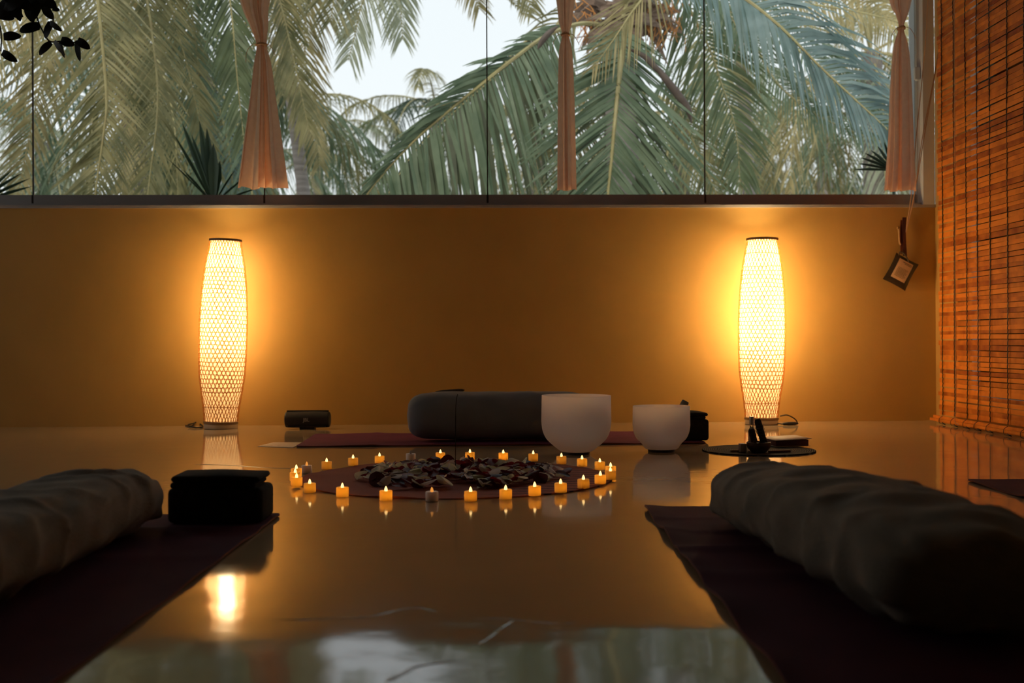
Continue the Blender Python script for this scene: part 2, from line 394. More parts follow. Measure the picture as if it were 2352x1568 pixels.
# ------------------------------------------------------------------ yoga mats
def yoga_mat(c, L, Wd, rz, top, label, wav=None, r=.03):
    root_n = 'yoga_mat'
    nx, ny = 90, 40; b = MB(); th = .005; top_i = {}; 
    def pos(i, j):
        u = -1+2*i/nx; v = -1+2*j/ny; x = u*L/2; y = v*Wd/2
        # rounded corners
        ax, ay = L/2-r, Wd/2-r
        if abs(x) > ax and abs(y) > ay:
            dx, dy = abs(x)-ax, abs(y)-ay; m_ = max(dx, dy); d = sqrt(dx*dx+dy*dy) or 1
            k = m_/d; x = math.copysign(ax+dx*k, x); y = math.copysign(ay+dy*k, y)
        z = 0
        if wav: z = wav(x, y)
        return x, y, z
    vs = []
    for lay in (0, 1):
        for j in range(ny+1):
            for i in range(nx+1):
                x, y, z = pos(i, j); vs.append((x, y, z+.0005+(th if lay else 0)))
    w_ = nx+1; o_ = w_*(ny+1)
    b.add(vs, [], 0)
    for j in range(ny):
        for i in range(nx):
            a = j*w_+i; b.f.append((o_+a, o_+a+1, o_+a+w_+1, o_+a+w_)); b.mi.append(0)
            b.f.append((a, a+w_, a+w_+1, a+1)); b.mi.append(1)
    for i in range(nx):
        a = i; b.f.append((a, a+1, o_+a+1, o_+a)); b.mi.append(1)
        a = ny*w_+i; b.f.append((a+1, a, o_+a, o_+a+1)); b.mi.append(1)
    for j in range(ny):
        a = j*w_; b.f.append((a+w_, a, o_+a, o_+a+w_)); b.mi.append(1)
        a = j*w_+nx; b.f.append((a, a+w_, o_+a+w_, o_+a)); b.mi.append(1)
    o = b.build(root_n, [top, MT['mat_edge']]); o.location = c; o.rotation_euler = (0,0,rz); tag(o, label, 'yoga mat', 'yoga mats'); return o
def ripple(amps, edge=0):
    def f(x, y):
        z = 0
        for x0, wd, a in amps: z += a*math.exp(-((x-x0+.04*y)/wd)**2)
        return z + edge*max(0, abs(y)/.3-.8)*(.5+.5*sin(x*17))
    return f
Lm = 1.86
cm = (G(672,1027)+G(1635,1022))/2 + V((0,.37,0))
yoga_mat(cm, Lm, .68, radians(.4), MT['mat_top'], 'purple yoga mat lying under the slate bolster, behind the white bowls', ripple([(-.6,.02,.003),(.3,.03,.004)], .01))
def camxy(x, d): return V((x*cos(YAW)+d*sin(YAW), -x*sin(YAW)+d*cos(YAW), 0))
AZ = pi/2-YAW
yoga_mat(camxy(.675, 3.2-Lm/2), Lm, .62, AZ, MT['mat_dark'], 'dark plum yoga mat at the lower right, under the large right bolster', ripple([(.50,.012,.006),(.72,.012,.004),(.28,.03,.008),(-.02,.05,.007)], .055), .035)
yoga_mat(camxy(-.94, 3.10-Lm/2), Lm, .62, AZ, MT['mat_dark'], 'dark plum yoga mat at the lower left, under the left bolster and block', ripple([(.68,.03,.004),(.3,.04,.003)], .02), .02)
yoga_mat(camxy(1.81, 3.78-Lm/2), Lm, .62, AZ, MT['mat_dark'], 'dark plum yoga mat cut off by the right edge, beyond the right bolster', ripple([(.5,.03,.004)], .02))

# ------------------------------------------------------------------ bolsters
def bolster(name, c0, c1, wd, ht, M, label, wr=.008, taper=2.6, z0=.009, flat1=False, seed=0, droop=0, diag=7, group=None, pwr=5.5, mid=False, hfar=1):
    """cushion swept from c0 to c1; ends rounded and gathered"""
    ax = (c1-c0); L = ax.length; T = ax.normalized(); S = V((T.y, -T.x, 0)); n = 64; K = 110; b = MB(); vs = []
    for k in range(K+1):
        t = k/K; u = 2*t-1
        pw = pwr
        rr = max(0, 1-abs(u)**pw)**(1/taper)
        if flat1 and u > 0: rr = max(0, 1-abs(u)**34)**(1/2.5)
        rr = max(rr, .015)
        for q in range(n):
            a = 2*pi*q/n; ca, sa = cos(a), sin(a)
            e = 2.7
            x = math.copysign(abs(ca)**(2/e), ca)*wd/2*rr; z = math.copysign(abs(sa)**(2/e), sa)*ht/2*(rr**.8)
            p = V((t*diag*1.2 + sa*1.0 + seed, ca*1.1*rr, sa*1.3*rr))
            f = noise.noise(p*1.6)*.6 + .5*sin((t*diag*7+sa*1.6+ca*.6+2*noise.noise(V((t*6, a*.6, seed)))))*noise.noise(V((t*3+seed, ca*1.2, sa)))
            fold = (1-abs(sin(t*diag*3.1+sa*.9*(1 if ca < 0 else .4)+ca*.5+1.7*noise.noise(V((t*5, a*.5, seed+4))))))**2.2
            f += -.5 + fold*.45*(.4+max(0, noise.noise(V((t*4+seed, a*.7, 9)))+.5))
            gather = .35*sin(a*11+seed)*max(0, (abs(u)-.8)/.2)
            d = wr*(f+gather)*(1 if rr > .1 else .2)
            d *= min(1, rr*1.2)
            zz = z*(1+2*d/ht) + ht/2*(rr**.5 if not flat1 and not mid else 1)
            if zz < .02: zz = .02*(zz/.02 if zz > 0 else 0)
            zz = max(zz, 0)*(hfar+(1-hfar)*min(1, t*1.6))
            vs.append(c0 + T*(t*L) + S*(x*(1+2*d/wd)) + V((0, 0, z0 + zz*(1-droop*(abs(u)**6)))))
    fs = [(i*n+q, i*n+(q+1) % n, (i+1)*n+(q+1) % n, (i+1)*n+q) for i in range(K) for q in range(n)]
    fs += [tuple(range(n-1, -1, -1)), tuple(K*n+q for q in range(n))]
    o = V(((c0+c1)/2)); o.z = 0
    b.add([v-o for v in vs], fs); ob = b.build(name, M, loc=o); tag(ob, label, 'bolster', group)
    return ob
bolster('bolster', camxy(.628, 3.0), camxy(.72, 1.70), .345, .196, MT['bol_gray'], 'large wrinkled grey-brown bolster lying at the lower right, end facing the viewer', wr=.02, flat1=True, seed=3, pwr=5, droop=.12, hfar=.80, group='bolsters')
bolster('bolster', camxy(-1.01, 2.90), camxy(-1.0, 1.72), .31, .16, MT['bol_gray'], 'wrinkled grey-brown bolster at the lower left, partly outside the picture', wr=.015, seed=11, pwr=18, hfar=1.0, group='bolsters')
cb = G(1160, 1013)
bolster('bolster', V((G(937,1012).x, cb.y, 0)), V((G(937,1012).x+.87, cb.y-.01, 0)), .25, .228, MT['bol_slate'], 'smooth slate bolster on the purple mat behind the incense stick', wr=.006, taper=2.3, seed=20, group='bolsters', diag=3, pwr=9, mid=True)
# eye pillow resting on top of the slate bolster
pe = W(1035, 914, (cb-CAM).length-.0)
b = MB(); n = 20; vs = []
ey = cb.y+.06
for i in range(13):
    t = i/12; rr = sqrt(max(0, 1-abs(2*t-1)**4))+.02
    for q in range(n):
        a = 2*pi*q/n; vs.append((-.075+.15*t, .045*rr*cos(a), .009*rr*sin(a)+.009+.012*t))
fs = [(i*n+q, i*n+(q+1) % n, (i+1)*n+(q+1) % n, (i+1)*n+q) for i in range(12) for q in range(n)]
b.add(vs, fs); o = b.build('eye_pillow', MT['cloth_black'], loc=(onY(1032, 914, ey).x, ey, .006+.213)); tag(o, 'flat black eye pillow resting on top of the slate bolster', 'eye pillow')

# ------------------------------------------------------------------ blocks with folded blankets
def block_set(c, rz, bs, l1, l2):
    o = rbox('yoga_block', bs, MT['cloth_black'], loc=c, bev=.014, rot=(0,0,rz)); tag(o, l1, 'yoga block', 'yoga blocks')
    r = empty('folded_blanket', c+V((0,0,bs[2])), rz); tag(r, l2, 'blanket', 'folded blankets')
    rbox('lower_fold', (bs[0]*.90, bs[1]*.95, .016), MT['cloth_black'], r, (-.006,0,.0), .008, wob=.002)
    rbox('upper_fold', (bs[0]*.93, bs[1]*1.0, .015), MT['cloth_black'], r, (0,0,.0155), .008, wob=.0025, puff=.008, rot=(0, radians(1.0), .02))
block_set(camxy(-.765, 2.995)+V((0,0,.007)), -YAW, (.245,.15,.09), 'black yoga block at the left, on the mat end beside the left bolster', 'black folded blanket on the block at the left foreground')
cbk = G(1593, 1016); 
block_set(cbk+V((.0,.08,.007)), -.02, (.155,.13,.098), 'black yoga block behind the smaller white bowl', 'black folded blanket on the block behind the smaller bowl')

# ------------------------------------------------------------------ crystal singing bowls
def sing_bowl(px, py, R, h, base_r, label, tilt=0):
    r_ = empty('singing_bowl', G(px, py)+V((0, base_r*.6, 0)), 0); tag(r_, label, 'bowl', 'white singing bowls')
    z0 = .01
    prof = [(0, z0), (base_r, z0), (base_r*1.35, z0+.006*R/.144), (R*.70, z0+.03*R/.144), (R*.87, z0+.055*R/.144), (R*.965, z0+.085*R/.144), (R*1.0, z0+.115*R/.144), (R*1.005, h*.6), (R*1.0, h*.8), (R*.995, h-.002), (R*.988, h), (R*.975, h-.002), (R*.972, h*.8), (R*.972, h*.6), (R*.965, z0+.12*R/.144), (R*.93, z0+.088*R/.144), (R*.84, z0+.06*R/.144), (R*.66, z0+.036*R/.144), (base_r*1.2, z0+.013*R/.144), (0, z0+.009)]
    # smooth the profile
    P = catmull([(a, 0, z) for a, z in prof], 4)
    b = MB(); b.lathe([(max(0, p.x), p.z) for p in P], 72); b.build('bowl_shell', MT['bowl'], r_)
    b = MB(); b.lathe([(base_r*.7, 0), (base_r*1.08, 0), (base_r*1.1, .006), (base_r*1.08, .012), (base_r*.7, .012)], 40); b.build('rubber_ring', MT['black'], r_)
    r_.rotation_euler = (0, tilt, 0)
    return r_
sing_bowl(1325, 1044, .145, .243, .052, 'larger white frosted singing bowl on the floor, in front of the slate bolster', radians(.4))
sb = sing_bowl(1522, 1038, .121, .192, .052, 'smaller white frosted singing bowl holding a mallet, right of the larger bowl')
b = MB(); p1 = W(1575, 921, 4.97); p0 = p1 + V((-.075, -.01, -.135))
b.tube([p0, p0*.5+p1*.5, p1*.97+p0*.03, p1], [.0155,.0165,.0165,.0145], 20)
o = b.build('mallet', mat('grey_suede', (.22,.22,.20), .9, (.17,.17,.15), scale=80)); tag(o, 'thick grey suede mallet leaning out of the smaller white bowl', 'mallet')

# ------------------------------------------------------------------ round petal mat, petals, incense
RC = camxy(-.193, 3.93)
MT['petalmat'] = mat('rust_felt', (.36, .11, .075), .85, (.31, .092, .065), scale=5, bump=.3, bscale=200, spec=.2)
n_ = MT['petalmat'].node_tree.nodes; l_ = MT['petalmat'].node_tree.links; p_ = n_['Principled BSDF']; src_ = p_.inputs['Base Color'].links[0].from_socket
wv = n_.new('ShaderNodeTexWave'); wv.bands_direction = 'Y'; wv.inputs['Scale'].default_value = 5.2; wv.inputs['Distortion'].default_value = .6; wv.inputs['Detail Scale'].default_value = 2   # dark stripes on one side
t_ = [q for q in n_ if q.type == 'TEX_COORD'][0]; l_.new(t_.outputs['Object'], wv.inputs['Vector'])
sx_ = n_.new('ShaderNodeSeparateXYZ'); l_.new(t_.outputs['Object'], sx_.inputs[0])
ra_ = n_.new('ShaderNodeMapRange'); ra_.inputs[1].default_value = .78; ra_.inputs[2].default_value = .92; l_.new(wv.outputs['Fac'], ra_.inputs[0])
rb_ = n_.new('ShaderNodeMapRange'); rb_.inputs[1].default_value = .05; rb_.inputs[2].default_value = .22; l_.new(sx_.outputs['X'], rb_.inputs[0])
ml_ = n_.new('ShaderNodeMath'); ml_.operation = 'MULTIPLY'; l_.new(ra_.outputs[0], ml_.inputs[0]); l_.new(rb_.outputs[0], ml_.inputs[1])
mx_ = n_.new('ShaderNodeMix'); mx_.data_type = 'RGBA'; mx_.inputs[7].default_value = (.05, .015, .02, 1); l_.new(ml_.outputs[0], mx_.inputs[0]); l_.new(src_, mx_.inputs[6]); l_.new(mx_.outputs[2], p_.inputs['Base Color'])
b = MB(); R = .535; nr, na = 24, 96; vs = [(0,0,.004)]
for i in range(1, nr+1):
    for k in range(na):
        a = 2*pi*k/na; r = R*i/nr; x, y = r*cos(a), r*sin(a)
        z = .004 + (.0022*max(0, sin(y*105+.8*sin(x*3)))**4*min(1, max(0, (x-.02)*5)) if x > .02 else .0) + (.004*max(0, sin(a*9))*(i/nr)**8 if x < 0 else 0)
        vs.append((x, y, z))
for k in range(na): a = 2*pi*k/na; vs.append((R*cos(a), R*sin(a), .0006))
fs = [(0, 1+k, 1+(k+1) % na) for k in range(na)]
for i in range(nr-1+1):
    for k in range(na):
        fs.append((1+i*na+k, 1+i*na+(k+1) % na, 1+(i+1)*na+(k+1) % na, 1+(i+1)*na+k)) if i < nr else None
fs = [f for f in fs if max(f) < len(vs)]
fs = [tuple(reversed(f)) if len(f) == 4 else f for f in fs]
b.add(vs, fs); o = b.build('round_mat', MT['petalmat'], loc=RC); tag(o, 'round rust-coloured mat under the rose petals inside the candle ring', 'mat')

def petal_mesh(seed, M):
    rr = random.Random(seed); b = MB(); n, mm = 8, 8; vs = []
    cup = rr.uniform(.35, .9); Lw = rr.uniform(.85, 1.15); curl = rr.uniform(.2, .9)
    for i in range(n+1):
        t = i/n; wdt = .5*(sin(pi*min(1, t*.86+.06))**.62)*Lw
        for j in range(mm+1):
            s = -1+2*j/mm; x = s*wdt; y = t-.5+ (-.10*abs(s)**2*t)
            z = cup*.42*(s*s*wdt*wdt*2.2) + .35*curl*(t-.35)**2 + .035*sin(s*5+seed)*t
            vs.append((x*.052, y*.052, z*.052))
    fs = [(i*(mm+1)+j, i*(mm+1)+j+1, (i+1)*(mm+1)+j+1, (i+1)*(mm+1)+j) for i in range(n) for j in range(mm)]
    b.add(vs, fs); return b.build('rose_petal', M)
mr = mat('red_petal', (.26,.02,.022), .45, (.14,.012,.016), scale=30, trans=.25, tcol=(.35,.02,.02))
mr2 = mat('deep_red_petal', (.07,.008,.012), .5, (.04,.006,.01), scale=30, trans=.15, tcol=(.2,.01,.02))
mc = mat('cream_petal', (.86,.80,.56), .55, (.74,.70,.46), scale=24, trans=.3)
mc2 = mat('blush_petal', (.88,.72,.62), .55, (.78,.62,.52), scale=24, trans=.3)
protos = [(petal_mesh(s, M), lab, g) for s, M, lab, g in
  [(1, mr, 0, 0), (2, mr, 0, 0), (3, mr, 0, 0), (4, mr2, 0, 0), (5, mr2, 0, 0), (6, mc, 1, 1), (7, mc, 1, 1), (8, mc, 1, 1), (9, mc2, 2, 2), (10, mc2, 2, 2)]]
rp = random.Random(21); used = set(); NP = 285
for i in range(NP):
    k = rp.choices(range(10), [3,3,3,3,3,3,3,3,2,2])[0]; pr, a_, g_ = protos[k]
    if k in used: o = pr.copy(); COL.objects.link(o)
    else: o = pr; used.add(k)
    ang = rp.uniform(0, 2*pi); rad = .355*sqrt(rp.random())*(1+.07*sin(3*ang+1)); 
    dome = .020*max(0, 1-(rad/.39)**4); lay = (i/NP)**.6
    z = .012 + dome*lay
    x, y = rad*cos(ang), rad*sin(ang)
    s = rp.uniform(.7, 1.22)
    o.location = RC + V((x, y, z)); o.scale = (s, s, s)
    o.rotation_euler = (rp.gauss(0, .34) + (pi if rp.random() < .35 else 0), rp.gauss(0, .34), rp.uniform(0, 2*pi))
    if abs(o.rotation_euler[0]) > 2: o.location.z += .010
    side = 'left' if x < -.13 else ('right' if x > .13 else 'middle'); dep = 'front' if y < 0 else 'back'
    tag(o, '%s rose petal in the %s %s part of the heap inside the candle ring' % (['dark red','cream yellow','pale blush'][a_], dep, side), 'petal', '%s petals, %s %s of the heap' % (['red','cream','blush'][g_], dep, side))
o.update_tag()

bi = G(1046, 1096); b = MB(); hh = .245
b.tube([bi+V((0,0,.006)), bi+V((.001,0,.10)), bi+V((.002,0,.215))], .0015, 8)
inc = b.build('incense_stick', mat('incense_brown', (.045,.022,.012), .9)); tag(inc, 'thin dark incense stick standing upright in the rose petals', 'incense stick')
b = MB(); b.tube(catmull([bi+V((.002,0,.215)), bi+V((.003,0,.25)), bi+V((.006,0,.275)), bi+V((.009,0,.288))], 5), .0012, 8); b.build('charred_tip', mat('ash', (.05,.045,.045), 1), inc)

A_, B_, C_, D_ = G(592,1025), G(672,1028), G(700,1016), G(628,1016)
b = MB(); b.add([v+V((0,0,.0006)) for v in (A_,B_,C_,D_)]+[v+V((0,0,.0015)) for v in (A_,B_,C_,D_)], [(3,2,1,0),(4,5,6,7),(0,1,5,4),(1,2,6,5),(2,3,7,6),(3,0,4,7)])
o = b.build('paper_sheet', mat('white_sheet', (.75,.70,.66), .4), smooth=False); tag(o, 'thin white sheet lying flat on the floor at the left end of the purple mat', 'sheet')
# ------------------------------------------------------------------ LED tealights
MT['flame_on'] = mat('flame_lit', (.9,.6,.3), .4, emit=(1,.62,.22), es=2.6)
MT['flame_low'] = mat('flame_low', (.8,.4,.15), .4, emit=(1,.36,.06), es=.75)
MT['flame_off'] = mat('flame_unlit', (.55,.48,.46), .4, trans=.4)
MT['cup'] = mat('frosted_plastic', (.80,.72,.66), .4, (.76,.68,.62), trans=.66, tcol=(.98,.76,.30))
MT['cup_off'] = mat('frosted_plastic_off', (.92,.82,.80), .4)
q_ = MT['cup_off'].node_tree.nodes['Principled BSDF']; q_.inputs['Subsurface Weight'].default_value = 1; q_.inputs['Subsurface Radius'].default_value = (1, .8, .7); q_.inputs['Subsurface Scale'].default_value = .03
MT['battery'] = mat('battery_case', (.10,.05,.02), .6)
def led(n, s):
    return mat('led_'+n, (.9,.5,.2), .5, emit=(1,.56,.12), es=s)
LED = {'bright': led('bright', 60), 'on': led('on', 26), 'mid': led('mid', 15)}
def make_candle(k):
    r = empty('led_candle', (0,0,0)); R = .019
    b = MB(); b.lathe([(R-.001,0),(R,.001),(R,.0275),(R-.0012,.029),(R-.0035,.0285),(.0052,.0268),(.0048,.0245),(R-.003,.0262),(R-.0014,.025),(R-.0014,.002),(R-.0014,0),(R-.001,0)], 28)
    b.f = b.f[:-2]; b.mi = b.mi[:-2]
    if k in ('off', 'dim'): b = MB(); b.lathe([(0,.0004),(R-.001,.0004),(R,.001),(R,.0275),(R-.0012,.029),(R-.0035,.0285),(.0052,.0268),(0,.0266)], 28)
    b.build('cup', MT['cup'] if k not in ('off', 'dim') else MT['cup_off'], r)
    b = MB(); b.lathe([(0,.0265),(.0032,.0267),(.0047,.0295),(.0046,.0325),(.0033,.037),(.0016,.0405),(0,.0425)], 14)
    b.build('flame', {'off': MT['flame_off'], 'dim': MT['flame_low']}.get(k, MT['flame_on']), r)
    if k in LED: b = MB(); b.lathe([(0,.0005),(.012,.0005),(.012,.007),(.009,.010),(0,.010)], 16); b.build('battery_case', MT['battery'] if k in LED else MT['cup_off'], r)
    if k in LED:
        b = MB(); b.lathe([(0,.016),(.0028,.017),(.003,.023),(0,.0245)], 10); b.build('led', LED[k], r)
    return r
CN = [
 (1011.4,1059.5,'on','lit tealight at the back of the ring, just left of the incense stick'),
 (1079.5,1058.5,'on','lit tealight at the back of the ring, just right of the incense stick'),
 (943,1061.5,'off','unlit greyish tealight at the back of the ring, the only one fully dark'),
 (871,1065,'on','lit tealight at the back of the ring, just left of the dark unlit one'),
 (810,1072.5,'mid','lit tealight at the back left, second to the left of the unlit one'),
 (749,1078.5,'mid','lit tealight at the back left, third to the left of the unlit one'),
 (703,1088,'dim','dim tealight with a grey cup at the back left of the ring'),
 (679,1098,'bright','bright tealight at the far left of the ring, rearmost of three overlapping'),
 (676.5,1108,'bright','bright tealight at the far left of the ring, middle of three overlapping'),
 (679.5,1120,'bright','bright tealight at the far left of the ring, frontmost of three overlapping'),
 (709.7,1132,'on','lit tealight at the front left, just right of the three overlapping ones'),
 (785,1142,'bright','very bright yellow tealight at the front left, before the left edge of the round mat'),
 (885.6,1150.5,'bright','bright tealight at the front, left neighbour of the dull one'),
 (991.6,1152.7,'dim','dull grey tealight with a faint orange flame at the front of the ring'),
 (1081,1152,'on','lit tealight at the front, right neighbour of the dull one'),
 (1156.3,1057.5,'bright','bright yellow tealight at the back of the ring, second right of the incense stick'),
 (1225.4,1062,'mid','lit tealight at the back of the ring, in front of the larger bowl left edge'),
 (1290.4,1066,'mid','lit tealight at the back right, right below the left part of the larger bowl foot'),
 (1338,1074.6,'on','lit tealight at the back right, below the right part of the larger bowl foot'),
 (1379,1082,'on','lit tealight at the right of the ring, behind the rightmost pair'),
 (1404,1093,'bright','bright tealight at the far right of the ring, rear one of the rightmost pair'),
 (1403.6,1105,'mid','orange tealight at the far right of the ring, front one of the rightmost pair'),
 (1380.4,1115.3,'bright','bright tealight at the front right, just left of the rightmost pair'),
 (1341.4,1125.5,'mid','lit tealight with a dark patch at the front right, second left of the rightmost pair'),
 (1288.8,1135,'on','lit tealight at the front right, below the right tip of the petal heap'),
 (1228.9,1142.5,'bright','bright yellow tealight at the front right, below the petal heap'),
 (1162,1147.5,'on','lit tealight at the front of the ring, left neighbour of the very yellow one'),
]
cp = {}
for x, y, k, lab in CN:
    if k not in cp: cp[k] = o = make_candle(k)
    else: o = copy_tree(cp[k])
    p = G(x, y); o.location = (p.x, p.y+.017, .0003)
    if (p - RC).length < .565: o.location.z = .0045 if (p+V((0,.017,0)) - RC).length < .535 else .004
    o.rotation_euler = (0, 0, random.uniform(0, 6)); tag(o, lab, 'candle', 'tealights in the ring')

# ------------------------------------------------------------------ dark placemat with ritual things
pm = G(1745, 1036); pm.y += .02
M = mat('woven_black_mat', (.03,.032,.03), .95, (.008,.008,.008), scale=3, spec=.08)
n_ = M.node_tree.nodes; l_ = M.node_tree.links
wv = n_.new('ShaderNodeTexWave'); wv.wave_type = 'RINGS'; wv.rings_direction = 'Z'; wv.inputs['Scale'].default_value = 36; wv.inputs['Distortion'].default_value = 6; wv.inputs['Detail Scale'].default_value = .6
tcn = [q for q in n_ if q.type == 'TEX_COORD'][0]; l_.new(tcn.outputs['Object'], wv.inputs['Vector'])
rmp = n_.new('ShaderNodeValToRGB'); rmp.color_ramp.elements[0].color = (.012,.013,.012,1); rmp.color_ramp.elements[1].color = (.16,.15,.12,1); rmp.color_ramp.elements[0].position = .5; rmp.color_ramp.elements[1].position = .9
l_.new(wv.outputs['Fac'], rmp.inputs[0]); l_.new(rmp.outputs[0], n_['Principled BSDF'].inputs['Base Color'])
b = MB(); b.lathe([(0,.0005),(.236,.0005),(.238,.003),(.236,.0055),(.228,.0045),(.2,.005),(.1,.0045),(0,.005)], 72); o = b.build('placemat', M, loc=pm); tag(o, 'round black woven placemat under the incense bowl and book', 'placemat')
dw = mat('dark_wood', (.11,.055,.022), .4, (.07,.033,.014), scale=30, stretch=(1,1,5)); zt = .0055
pb = G(1749, 1044); pb.y += .045
b = MB(); b.lathe([(0,0),(.028,0),(.033,.004),(.047,.02),(.0505,.036),(.0495,.043),(.047,.0435),(.045,.036),(.04,.018),(.025,.009),(0,.008)], 40); o = b.build('wooden_bowl', dw, loc=(pb.x, pb.y, zt)); tag(o, 'small brown wooden bowl on the black placemat holding smudge sticks', 'bowl')
sage = mat('sage_bundle', (.045,.036,.028), .95, (.02,.017,.014), scale=90, bump=1, bscale=140)
def bundle(p0, p1, r, lab, nm, M_):
    b = MB(); p0 = V(p0); p1 = V(p1); pts = [p0.lerp(p1, t/14) for t in range(15)]
    rs = [r*(.82+.28*abs(noise.noise(V((i*1.7, r*100, 3)))))*(1 if 0 < i < 14 else .7) for i in range(15)]
    b.tube(pts, rs, 14); o = b.build(nm, M_); tag(o, lab, 'smudge stick', 'sticks in the wooden bowl'); return o
q = V((pb.x, pb.y, zt))
s1 = bundle(q+V((.028,.0,.018)), q+V((-.003,.012,.137)), .0165, 'taller dark herb bundle leaning up from the wooden bowl', 'smudge_stick', sage)
b = MB()
for i in range(9):
    t = .15+.08*i; c = (q+V((.028,.0,.018))).lerp(q+V((-.003,.012,.137)), t)
    ring = [c+V((.0178*cos(a), .0178*sin(a), .005*cos(a+i)+.0042*sin(a))) for a in [2*pi*k/12 for k in range(13)]]
    b.tube(ring, .0009, 5)
b.build('thread', mat('thread', (.12,.09,.07), .9), s1)
bundle(q+V((-.012,-.008,.016)), q+V((-.034,-.01,.098)), .0155, 'shorter brown herb bundle leaning left in the wooden bowl', 'smudge_stick', mat('brown_bundle', (.09,.045,.03), .9, (.05,.025,.018), scale=60, bump=.8, bscale=120))
bt = empty('glass_bottle', q+V((-.008,.085,0))); tag(bt, 'small clear bottle with a pale cap standing behind the wooden bowl', 'bottle')
gm = bpy.data.materials.new('bottle_glass'); gm.use_nodes = True; g_ = gm.node_tree.nodes['Principled BSDF']; g_.inputs['Transmission Weight'].default_value = .85; g_.inputs['Base Color'].default_value = (.9,.85,.75,1); g_.inputs['Roughness'].default_value = .1
b = MB(); b.lathe([(0,0),(.014,0),(.015,.003),(.015,.08),(.012,.09),(.008,.096),(.008,.112),(0,.112)], 24); b.build('bottle_body', gm, bt)
b = MB(); b.lathe([(0,.108),(.0095,.108),(.0098,.140),(.0085,.143),(0,.143)], 24); b.build('cap', mat('pale_cap', (.62,.58,.52), .35, metal=.3), bt)
o = rbox('small_box', (.026,.03,.036), mat('white_card', (.60,.55,.56), .7), loc=q+V((-.064,.015,0)), bev=.002, seg=2, rot=(0,0,.1)); tag(o, 'small white card box left of the wooden bowl on the placemat', 'box')
# book on the placemat
ck = G(1805, 1027); ck.y += .06
bk = empty('book', (ck.x+.012, ck.y, zt), .12); tag(bk, 'maroon book with a cream cover lying on the right of the placemat', 'book')
cover = mat('cream_cover', (.72,.60,.42), .6, (.66,.54,.37), scale=9); pg = mat('maroon_pages', (.17,.055,.05), .8, (.12,.04,.035), scale=60, stretch=(1,1,30))
rbox('page_block', (.15,.17,.026), pg, bk, (0,0,.0025), .002, 2)
rbox('back_cover', (.158,.178,.0025), cover, bk, (0,0,0), .001, 1)
rbox('front_cover', (.166,.184,.003), cover, bk, (.004,0,.029), .001, 1, rot=(0, radians(-2.2), 0))
# flat wooden sticks and stones
for i, (dx, dy, rz, L_) in enumerate([(-.085,.03,.12,.055),(.085,-.005,.25,.10)]):
    lab = ['short pale wood stick on the placemat left of the wooden bowl', 'flat reddish wood stick on the placemat between the bowl and the book'][i]
    o = rbox('wood_stick', (L_,.012,.009), mat('palo_wood_%s' % 'ab'[i], [(.42,.28,.17),(.17,.07,.04)][i], .7), loc=q+V((dx,dy,0)), bev=.002, seg=2, rot=(0,0,rz)); tag(o, lab, 'wood stick', 'sticks on the placemat')

# ------------------------------------------------------------------ curtains
def curtain(cfg, y0, label, nple, seed, ragged=.01):
    """cfg rows: (py, xl, xr)"""
    root = empty('curtain', onY((cfg[-1][1]+cfg[-1][2])/2, cfg[-1][0], y0)); L0 = root.location.copy(); tag(root, label, 'curtain', 'tied curtains')
    P = catmull([(a, b_, c) for a, b_, c in cfg], 16); nu = 120; vs = []; b = MB()
    ty = [p for p in cfg if len(p)]; wmin = min(c-a_ for _, a_, c in cfg)
    for i, p in enumerate(P):
        A = onY(p.y, p.x, y0); B = onY(p.z, p.x, y0); wd = (B-A).length
        for j in range(nu+1):
            u = j/nu
            ph = 2*pi*nple*(u+.06*sin(u*9+seed)) + seed
            amp = min(.03, .10*wd+.004)
            q = A.lerp(B, u)
            x = q.x + .3*amp*sin(ph*2+1); y = y0 + amp*sin(ph) + .5*amp*sin(ph*.43+i*.02+seed)
            x = q.x + (.14*wd/nple)*sin(ph*2+i*.01)
            z = q.z + (ragged*(noise.noise(V((u*5, seed, 0)))) if i == len(P)-1 else 0)
            vs.append(V((x, y, z))-L0)
    w_ = nu+1
    fs = [(i*w_+j, i*w_+j+1, (i+1)*w_+j+1, (i+1)*w_+j) for i in range(len(P)-1) for j in range(nu)]
    b.add(vs, fs); b.build('fabric', MT['curtain'], root)
    k = min(cfg, key=lambda c: c[2]-c[1]); A = onY(k[1], k[0], y0)-L0; B = onY(k[2], k[0], y0)-L0; c = (A+B)/2; r = (B-A).length/2+.003
    b = MB()
    for dz in (-.004, .004):
        b.tube([c+V((r*cos(a), .028*sin(a), dz+.002*sin(3*a))) for a in [2*pi*q/24 for q in range(25)]], .0035, 6)
    for s in (-1, 1):
        b.tube(catmull([c+V((s*r*.6,-.024,0)), c+V((s*(r+.02),-.03,-.01)), c+V((s*(r+.045),-.03,-.05)), c+V((s*(r+.05),-.03,-.085+.02*s))], 6), .0016, 5)
    b.build('tie', MT['cord'], root)
YC = 6.37
curtain([(-420,470,700),(-150,520,660),(0,552,619),(60,575,615),(103,589,612),(150,583,622),(230,574,632),(330,560,645),(432,547,658)], YC, 'pinkish beige curtain knotted in the middle, hanging above the left lamp', 4, 1)
curtain([(-420,1210,1390),(-150,1255,1345),(0,1277,1319),(50,1283,1313),(80,1290,1307),(120,1283,1314),(200,1280,1318),(300,1279,1321),(437,1278,1324)], YC, 'narrow brown beige curtain knotted high, hanging in the middle of the window', 3, 2)
curtain([(-420,1960,2180),(-150,2015,2125),(0,2040,2096),(35,2056,2086),(65,2063,2077),(110,2050,2090),(200,2042,2098),(320,2037,2104),(438,2028,2110)], YC, 'beige curtain knotted near the top, hanging at the right window frame', 3, 3)

